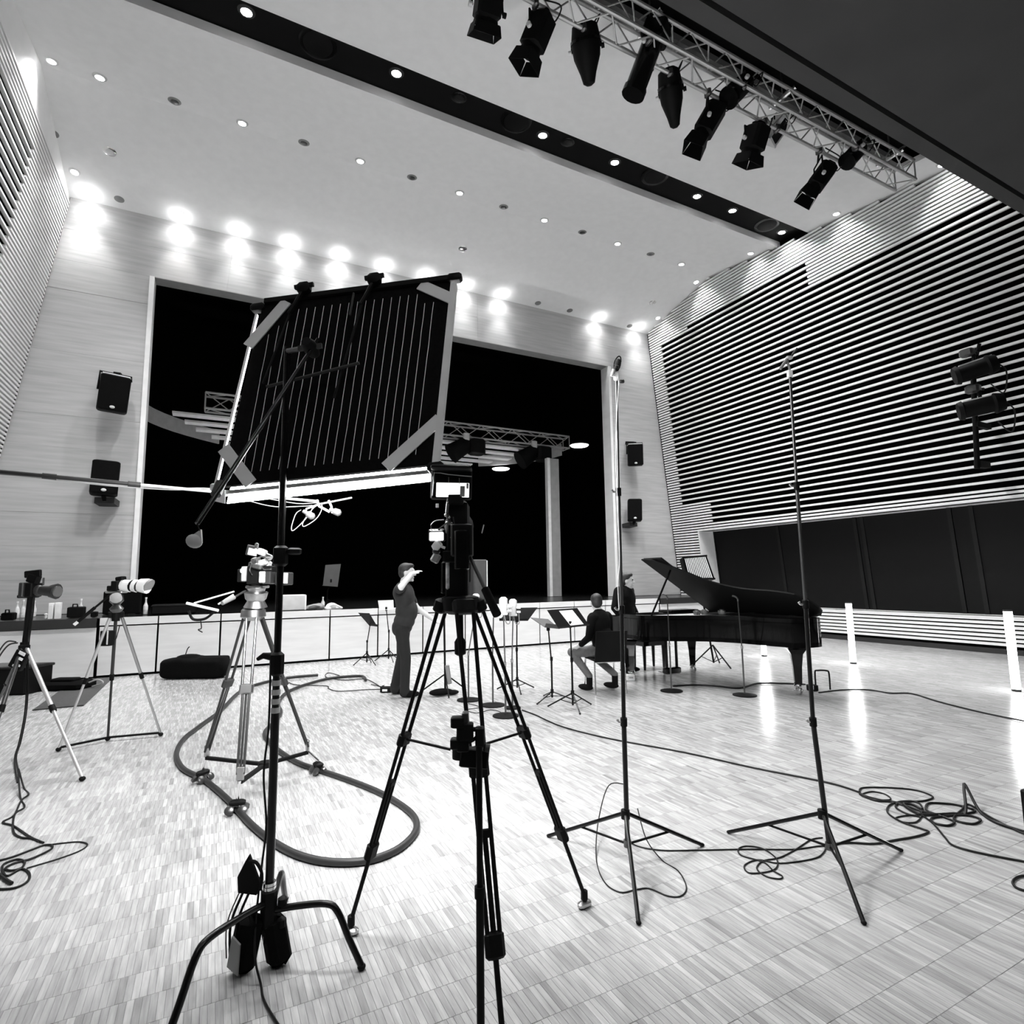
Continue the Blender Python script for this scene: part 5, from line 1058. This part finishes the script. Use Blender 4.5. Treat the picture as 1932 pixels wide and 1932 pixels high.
# ================================================================== LIGHT TUBES
for (b, tp), lb in zip((((1610, 1252), (1606, 1137)), ((1918, 1304), (1909, 1152)), ((1442, 1238), (1441, 1130))), ('glowing white light tube standing upright beside the low slats', 'glowing white light tube standing upright at the right edge', 'glowing white light tube standing behind the piano')):
    F = G(*b); T = AT(*tp, F); t = thing('light_tube', lb, 'light tube', F, 'standing light tubes'); r = .048
    MB().cyl(F + V((0, 0, .03)), F + V((0, 0, T.z - .02)), r, n=18).build('tube', 'tube_on', t); MB().cyl(F, F + V((0, 0, .03)), r * 1.05, n=18).build('base_cap', 'dark', t); MB().cyl(F + V((0, 0, T.z - .02)), F + V((0, 0, T.z)), r * 1.05, n=18).build('top_cap', 'dark', t)

# ================================================================== THINGS ON THE STAGE EDGE
def bottle(px, py, label, s=1.0):
    p = G(px, py, ZS + .002); p.y = max(p.y, YF + .1); t = thing('water_bottle', label, 'bottle', p, 'water bottles on the stage edge')
    MB().lathe(p, p + V((0, 0, .24 * s)), [(0, .034), (.03, .037), (.55, .037), (.75, .016), (.9, .014), (1, .014)], 14).build('bottle_body', 'bottle', t); MB().cyl(p + V((0, 0, .235 * s)), p + V((0, 0, .26 * s)), .017, n=12).build('cap', 'white', t); MB().cyl(p + V((0, 0, .07 * s)), p + V((0, 0, .13 * s)), .038, n=14).build('label_band', 'white', t)
bottle(31, 1166, 'clear water bottle at the left end of the stage edge, first from the left', 1.1); bottle(42, 1165, 'tall clear water bottle just behind the leftmost tripod', 1.2); bottle(63, 1163, 'clear water bottle between the leftmost tripod and the white cartons', 1.1); bottle(151, 1163, 'clear water bottle standing near the end of the camera pan handle', 1.2); bottle(274, 1159, 'clear water bottle alone at the edge of the stage opening', 1.2); bottle(609, 1147, 'small clear bottle beside the crumpled cloth on the stage', .9)
def sbox(name, cat, label, rect, mat, th=.3, Y=12.15, parts=None, r=.02):
    x0, y0, x1, y1 = rect; a = PY(x0, y1, Y); b = PY(x1, y0, Y); t = thing(name, label, cat, ((a.x + b.x) / 2, Y, ZS)); h = max(b.z - ZS, .03)
    MB().rbox(((a.x + b.x) / 2, Y + th / 2 - .05, ZS + .002 + h / 2), (b.x - a.x, th, h), r).build('body', mat, t)
    cx, w = (a.x + b.x) / 2, b.x - a.x
    if parts == 'lid': MB().rbox((cx, Y + th / 2 - .05, ZS + h * .86), (w * 1.02, th * 1.02, .02), .006).build('lid', mat, t)
    if parts == 'handle': MB().tube([(cx - w * .15, Y - .05, ZS + h), (cx - w * .13, Y - .06, ZS + h + .05), (cx + w * .13, Y - .06, ZS + h + .05), (cx + w * .15, Y - .05, ZS + h)], .012, 6).build('handle', 'black', t)
    if parts == 'side': MB().box((b.x - w * .04, Y - .055, ZS + h / 2), (w * .06, .01, h * .96)).build('edge_strip', 'white', t, False)
    return t
sbox('white_carton', 'carton', 'white carton on the stage edge, left of the pair', (91, 1138, 102, 1167), 'paper', .12, parts='lid', r=.004); sbox('white_carton', 'carton', 'white carton on the stage edge, right of the pair', (103, 1137, 116, 1167), 'paper', .12, parts='lid', r=.004)
sbox('small_white_bag', 'bag', 'low crumpled white bag in front of the white cartons', (84, 1157, 91, 1167), 'white', .1, parts='lid'); sbox('black_bag', 'bag', 'small black bag left of the white cartons on the stage edge', (2, 1156, 28, 1170), 'black_cloth', .2, parts='handle')
sbox('black_case', 'case', 'black case behind the bottle near the pan handle', (126, 1145, 158, 1167), 'black', .3, 12.35, parts='handle'); sbox('black_case', 'case', 'small black box right of the pan handle end', (171, 1154, 183, 1166), 'black', .2, parts='lid')
sbox('flight_case', 'case', 'large dark suitcase against the stage wall behind the white-lens camera', (193, 1115, 266, 1163), 'black_cloth', .35, 13.2, parts='handle'); sbox('long_black_case', 'case', 'long low black case inside the stage opening', (285, 1139, 370, 1162), 'black', .4, 12.5, parts='lid')
sbox('white_crate', 'crate', 'pale rectangular crate on the stage behind the grip stand', (526, 1122, 578, 1153), 'lightgrey', .4, parts='side'); 
p = PY(590, 1145, 12.2); t = thing('dark_jacket', 'crumpled dark jacket on the stage beside the pale crate', 'clothing', (p.x, 12.2, ZS)); MB().ell((p.x, 12.2, ZS + .05), (.20, .12, .06), Matrix.Rotation(-.2, 3, 'Y'), 14, 8).ell((p.x + .12, 12.2, ZS + .05), (.10, .1, .08), None, 12, 8).build('cloth', 'grey', t); MB().tube(crom([(p.x - .1, 12.08, ZS + .06), (p.x, 12.06, ZS + .09), (p.x + .12, 12.08, ZS + .07)], 4), .02, 6).build('fold', 'grey', t)
p = PY(625, 1143, 12.1); t = thing('white_cloth', 'crumpled white cloth hanging over the stage edge', 'cloth', (p.x, 12.05, ZS)); MB().ell((p.x, 12.05, ZS + .05), (.12, .09, .085), None, 12, 8).ell((p.x + .12, 12.05, ZS + .025), (.10, .08, .04), None, 12, 8).ell((p.x - .08, 12.0, ZS + .03), (.07, .07, .05), None, 10, 7).build('cloth', 'white', t); MB().tube(crom([(p.x - .1, 11.97, ZS + .05), (p.x + .02, 11.95, ZS + .10), (p.x + .16, 11.97, ZS + .04)], 4), .02, 6).build('fold', 'paper', t)
# on stage, behind the big tripod
p = PY(903, 1120, 13.2); sbox('grey_flight_case', 'case', 'tall grey case standing on the stage behind the camera', (893, 1056, 918, 1125), 'darkgrey', .4, 12.8, parts='side', r=.03)

# ================================================================== THINGS ON THE FLOOR
def soft(mb, name, mat, parent, vox=.02, it=12):
    o = mb.build(name, mat); md = o.modifiers.new('r', 'REMESH'); md.mode = 'VOXEL'; md.voxel_size = vox; sm = o.modifiers.new('s', 'SMOOTH'); sm.factor = .5; sm.iterations = it
    me = bpy.data.meshes.new_from_object(o.evaluated_get(bpy.context.evaluated_depsgraph_get())); bpy.data.objects.remove(o); me.shade_smooth(); me.materials.clear(); me.materials.append(MATS[mat]); return link(me, name, parent)
bg = G(368, 1278); t = thing('black_duffel_bag', 'soft black duffel bag lying in front of the stage panels', 'bag', bg)
soft(MB().rbox(bg + V((0, 0, .16)), (1.02, .42, .31), .06, FR).ell(bg + RIGHT * -.42 + V((0, 0, .13)), (.14, .2, .13)).ell(bg + RIGHT * .45 + V((0, 0, .17)), (.12, .2, .17)).ell(bg + RIGHT * -.1 + V((0, 0, .3)), (.3, .18, .06)).rbox(bg + RIGHT * .3 + V((0, 0, .31)), (.42, .3, .06), .02, FR), 'bag_body', 'black_cloth', t); MB().ell(bg + RIGHT * -.12 + V((0, 0, .34)), (.18, .14, .04)).build('top_flap', 'black_cloth', t); MB().tube(crom([bg + RIGHT * -.18 + V((0, 0, .36)), bg + RIGHT * -.15 + V((0, 0, .46)), bg + RIGHT * -.12 + V((0, 0, .50))], 4), .008, 6).build('antenna', 'black', t)
MB().tube(crom([bg + RIGHT * .5 + V((0, 0, .3)), bg + RIGHT * .55 + AWAY * -.1 + V((0, 0, .15)), bg + RIGHT * .52 + AWAY * -.12 + V((0, 0, .02))], 4), .015, 6).build('strap', 'black_cloth', t)
b2 = G(22, 1306); t = thing('equipment_trunk', 'black equipment trunk on the floor at the left edge', 'case', b2); MB().rbox(b2 + V((0, 0, .19)), (.8, .5, .38), .03, FR).build('trunk', 'black', t); MB().rbox(b2 + V((0, 0, .37)), (.82, .52, .04), .012, FR).build('lid', 'black_gloss', t)
b3 = G(108, 1300); t = thing('flat_black_bag', 'flat black bag lying on the floor by the stage corner', 'bag', b3); MB().rbox(b3 + V((0, 0, .06)), (.95, .4, .12), .05, FR).build('bag_body', 'black_cloth', t); MB().rbox(b3 + RIGHT * .12 + V((0, 0, .135)), (.35, .2, .05), .02, FR).build('pocket', 'black_cloth', t); MB().tube(crom([b3 + RIGHT * .45 + V((0, 0, .08)), b3 + RIGHT * .6 + V((0, 0, .13)), b3 + RIGHT * .68 + V((0, 0, .08)), b3 + RIGHT * .52 + V((0, 0, .03))], 5), .012, 6).build('handle', 'midgrey', t)
t = thing('floor_mat', 'dark grey rectangular mat in front of the stage at the left', 'mat', (-1.66, 10.55, 0)); MB().rbox((-1.66, 10.56, .006), (.52, 2.5, .010), .004).build('mat', 'mat_dark', t); MB().box((-1.66, 9.32, .0065), (.52, .03, .012)).build('hem', 'dark', t, False)
rc_ = G(1962, 1592); t = thing('black_case', 'black upright case cut off by the right edge of the picture', 'case', rc_); MB().rbox(rc_ + V((0, 0, .145)), (.10, .10, .29), .015, FR).build('body', 'black', t); MB().tube([rc_ + RIGHT * -.02 + V((0, 0, .29)), rc_ + RIGHT * -.02 + V((0, 0, .315)), rc_ + RIGHT * .03 + V((0, 0, .315)), rc_ + RIGHT * .03 + V((0, 0, .29))], .006, 6).build('handle', 'black', t)
b4 = G(735, 1305); t = thing('foot_controller', 'small black floor box with bright label by the conductor\'s feet', 'floor box', b4); MB().rbox(b4 + V((0, 0, .04)), (.24, .16, .08), .015, FR).build('box', 'black', t); MB().box(b4 + RIGHT * -.05 + AWAY * -.082 + V((0, 0, .035)), (.07, .004, .03), FR).build('label', 'white', t, False); MB().ell(b4 + V((.02, 0, .11)), (.035, .035, .03)).build('knob', 'white', t); MB().rbox(b4 + RIGHT * .0 + V((0, 0, .085)), (.14, .08, .012), .004, FR).build('top_plate', 'lightgrey', t)
b5 = G(1190, 1284); t = thing('power_strip_box', 'small white box on the floor beside the chair', 'floor box', b5); MB().rbox(b5 + V((0, 0, .045)), (.12, .08, .09), .01, FR).build('box', 'paper', t); MB().box(b5 + AWAY * -.042 + V((0, 0, .05)), (.06, .004, .02), FR).build('print', 'midgrey', t, False)
b6 = G(1540, 1303); t = thing('pedal_frame', 'low black bent-tube frame by the piano tail leg', 'stand', b6); MB().tube(crom([b6 + V((0, 0, .01)), b6 + V((0, 0, .24)), b6 + RIGHT * .04 + V((0, 0, .265)), b6 + RIGHT * .16 + V((0, 0, .26)), b6 + RIGHT * .19 + V((0, 0, .22)), b6 + RIGHT * .19 + V((0, 0, .01))], 3), .011, 7).build('tube', 'black', t); MB().rbox(b6 + RIGHT * -.05 + V((0, 0, .04)), (.12, .1, .08), .01, FR).build('foot_box', 'black', t); MB().box(b6 + RIGHT * -.09 + AWAY * -.053 + V((0, 0, .05)), (.06, .004, .05), FR).build('label', 'white', t, False)

# ---- cables
floorcable('floor_cable', 'thin cable crossing the floor from the microphone bases to the cable heap', [(985, 1341), (1010, 1350), (1060, 1372), (1150, 1395), (1290, 1421), (1420, 1450), (1560, 1478), (1622, 1497)], .007)
floorcable('floor_cable', 'thin cable running along the floor from the piano tail to the right edge', [(1545, 1308), (1590, 1303), (1640, 1303), (1680, 1309), (1720, 1310), (1770, 1325), (1850, 1345), (1932, 1362), (1980, 1372)], .009)
floorcable('floor_cable', 'cable lying under the piano between the microphone bases', [(1270, 1296), (1310, 1294), (1350, 1296), (1395, 1300), (1430, 1291), (1480, 1291), (1520, 1293)], .012)
floorcable('floor_cable', 'cable curving away from the heap to the lower right edge', [(1736, 1538), (1760, 1555), (1783, 1582), (1800, 1598), (1850, 1612), (1932, 1628), (1990, 1640), (2080, 1650), (2180, 1645), (2300, 1630)], .006)
floorcable('floor_cable', 'looped cable between the two tall microphone stands', [(1186, 1590), (1210, 1600), (1250, 1606), (1300, 1606), (1395, 1604), (1440, 1604), (1500, 1604), (1555, 1598), (1545, 1618), (1500, 1628), (1465, 1630), (1430, 1624), (1405, 1634), (1412, 1648), (1440, 1648), (1464, 1640), (1465, 1622), (1440, 1603), (1408, 1598), (1393, 1604), (1400, 1616), (1440, 1628), (1460, 1645), (1476, 1655), (1470, 1660), (1445, 1655), (1428, 1640), (1440, 1626), (1470, 1620), (1500, 1605), (1530, 1586), (1552, 1582)], .004)
floorcable('floor_cable', 'thin black cable loop hanging round the nearer tall microphone stand', [(1183, 1560), (1150, 1545), (1130, 1575), (1125, 1620), (1140, 1665), (1170, 1685), (1200, 1680), (1225, 1678), (1260, 1692), (1285, 1692), (1295, 1675), (1280, 1645), (1250, 1625), (1220, 1605), (1205, 1580)], .0035, {0: .25, 1: .2, 2: .08, 13: .06, 14: .16})
heap = [(1622, 1497), (1628, 1488), (1680, 1488), (1730, 1493), (1760, 1505), (1742, 1513), (1705, 1515), (1690, 1525), (1720, 1540), (1740, 1535), (1735, 1518), (1710, 1513), (1680, 1520), (1675, 1535), (1700, 1552), (1740, 1566), (1752, 1572), (1730, 1580), (1690, 1587), (1650, 1594), (1600, 1592), (1560, 1597)]
floorcable('cable_heap', 'heap of looped black cable on the floor, outer long loop', heap, .006)
floorcable('cable_heap', 'heap of looped black cable on the floor, right-hand tangle', [(1622, 1500), (1650, 1512), (1690, 1516), (1740, 1533), (1790, 1540), (1840, 1533), (1810, 1522), (1780, 1518), (1752, 1518), (1748, 1530), (1770, 1540), (1800, 1552), (1790, 1560), (1765, 1556), (1757, 1547), (1775, 1543), (1820, 1540), (1850, 1548), (1835, 1557), (1800, 1548), (1815, 1530), (1828, 1520), (1870, 1545), (1905, 1563), (1932, 1575), (1980, 1592)], .007)
floorcable('cable_heap', 'heap of looped black cable on the floor, inner coils', [(1740, 1530), (1720, 1520), (1705, 1520), (1720, 1532), (1745, 1540), (1800, 1538), (1822, 1538), (1822, 1519), (1826, 1518), (1850, 1535), (1880, 1555), (1932, 1572)], .009, {7: .10, 8: .11})
floorcable('cable_heap', 'heap of looped black cable on the floor, small left ovals', [(1625, 1500), (1645, 1495), (1670, 1500), (1680, 1510), (1650, 1510), (1628, 1504), (1622, 1498), (1640, 1505), (1700, 1520), (1738, 1534), (1730, 1552), (1705, 1553), (1690, 1545), (1715, 1540), (1736, 1543)], .005)
floorcable('floor_cable', 'single black cable loop at the lower right edge', [(2010, 1672), (1975, 1657), (1930, 1655), (1912, 1664), (1916, 1676), (1940, 1684), (1985, 1686), (2020, 1680), (2060, 1660), (2140, 1655)], .006)
floorcable('floor_cable', 'pair of twisted black cables trailing from the leftmost tripod, first strand', [(33, 1478), (45, 1488), (54, 1500), (40, 1512), (26, 1540), (5, 1553), (25, 1560), (55, 1580), (75, 1590)], .006, {0: .1})
floorcable('floor_cable', 'pair of twisted black cables trailing from the leftmost tripod, second strand', [(32, 1478), (38, 1505), (46, 1524), (28, 1538), (25, 1570), (40, 1582), (60, 1584), (82, 1592)], .006, {0: .1})
floorcable('floor_cable', 'long flat black cable loop on the floor at the lower left', [(82, 1597), (120, 1592), (150, 1590), (165, 1595), (150, 1607), (110, 1622), (60, 1637), (50, 1640)], .0042)
floorcable('cable_coil', 'tied bundle of black cable at the lower left edge', [(-20, 1630), (20, 1620), (60, 1605), (82, 1597), (97, 1597), (95, 1605), (60, 1622), (30, 1630), (10, 1640), (20, 1645), (40, 1640), (46, 1628), (30, 1624), (5, 1635), (12, 1655), (40, 1642), (55, 1650), (52, 1665), (30, 1677), (0, 1680), (-30, 1675)], .006)
floorcable('cable_coil', 'thick black plug lying on the tied cable bundle at the lower left', [(-15, 1645), (0, 1655), (12, 1664), (22, 1670)], .009)
floorcable('floor_cable', 'thin wavy cable on the floor left of the conductor', [(700, 1292), (730, 1300), (690, 1302), (640, 1305), (620, 1300), (615, 1295), (560, 1293), (545, 1288)], .006)
floorcable('floor_cable', 'thin cable loop near the music stand by the stage', [(640, 1275), (620, 1270), (615, 1278), (650, 1284), (690, 1282), (720, 1298)], .006)
floorcable('floor_cable', 'thin cable squiggles between the round microphone bases', [(884, 1328), (905, 1335), (880, 1340), (900, 1346), (925, 1340), (945, 1345), (930, 1352)], .004)
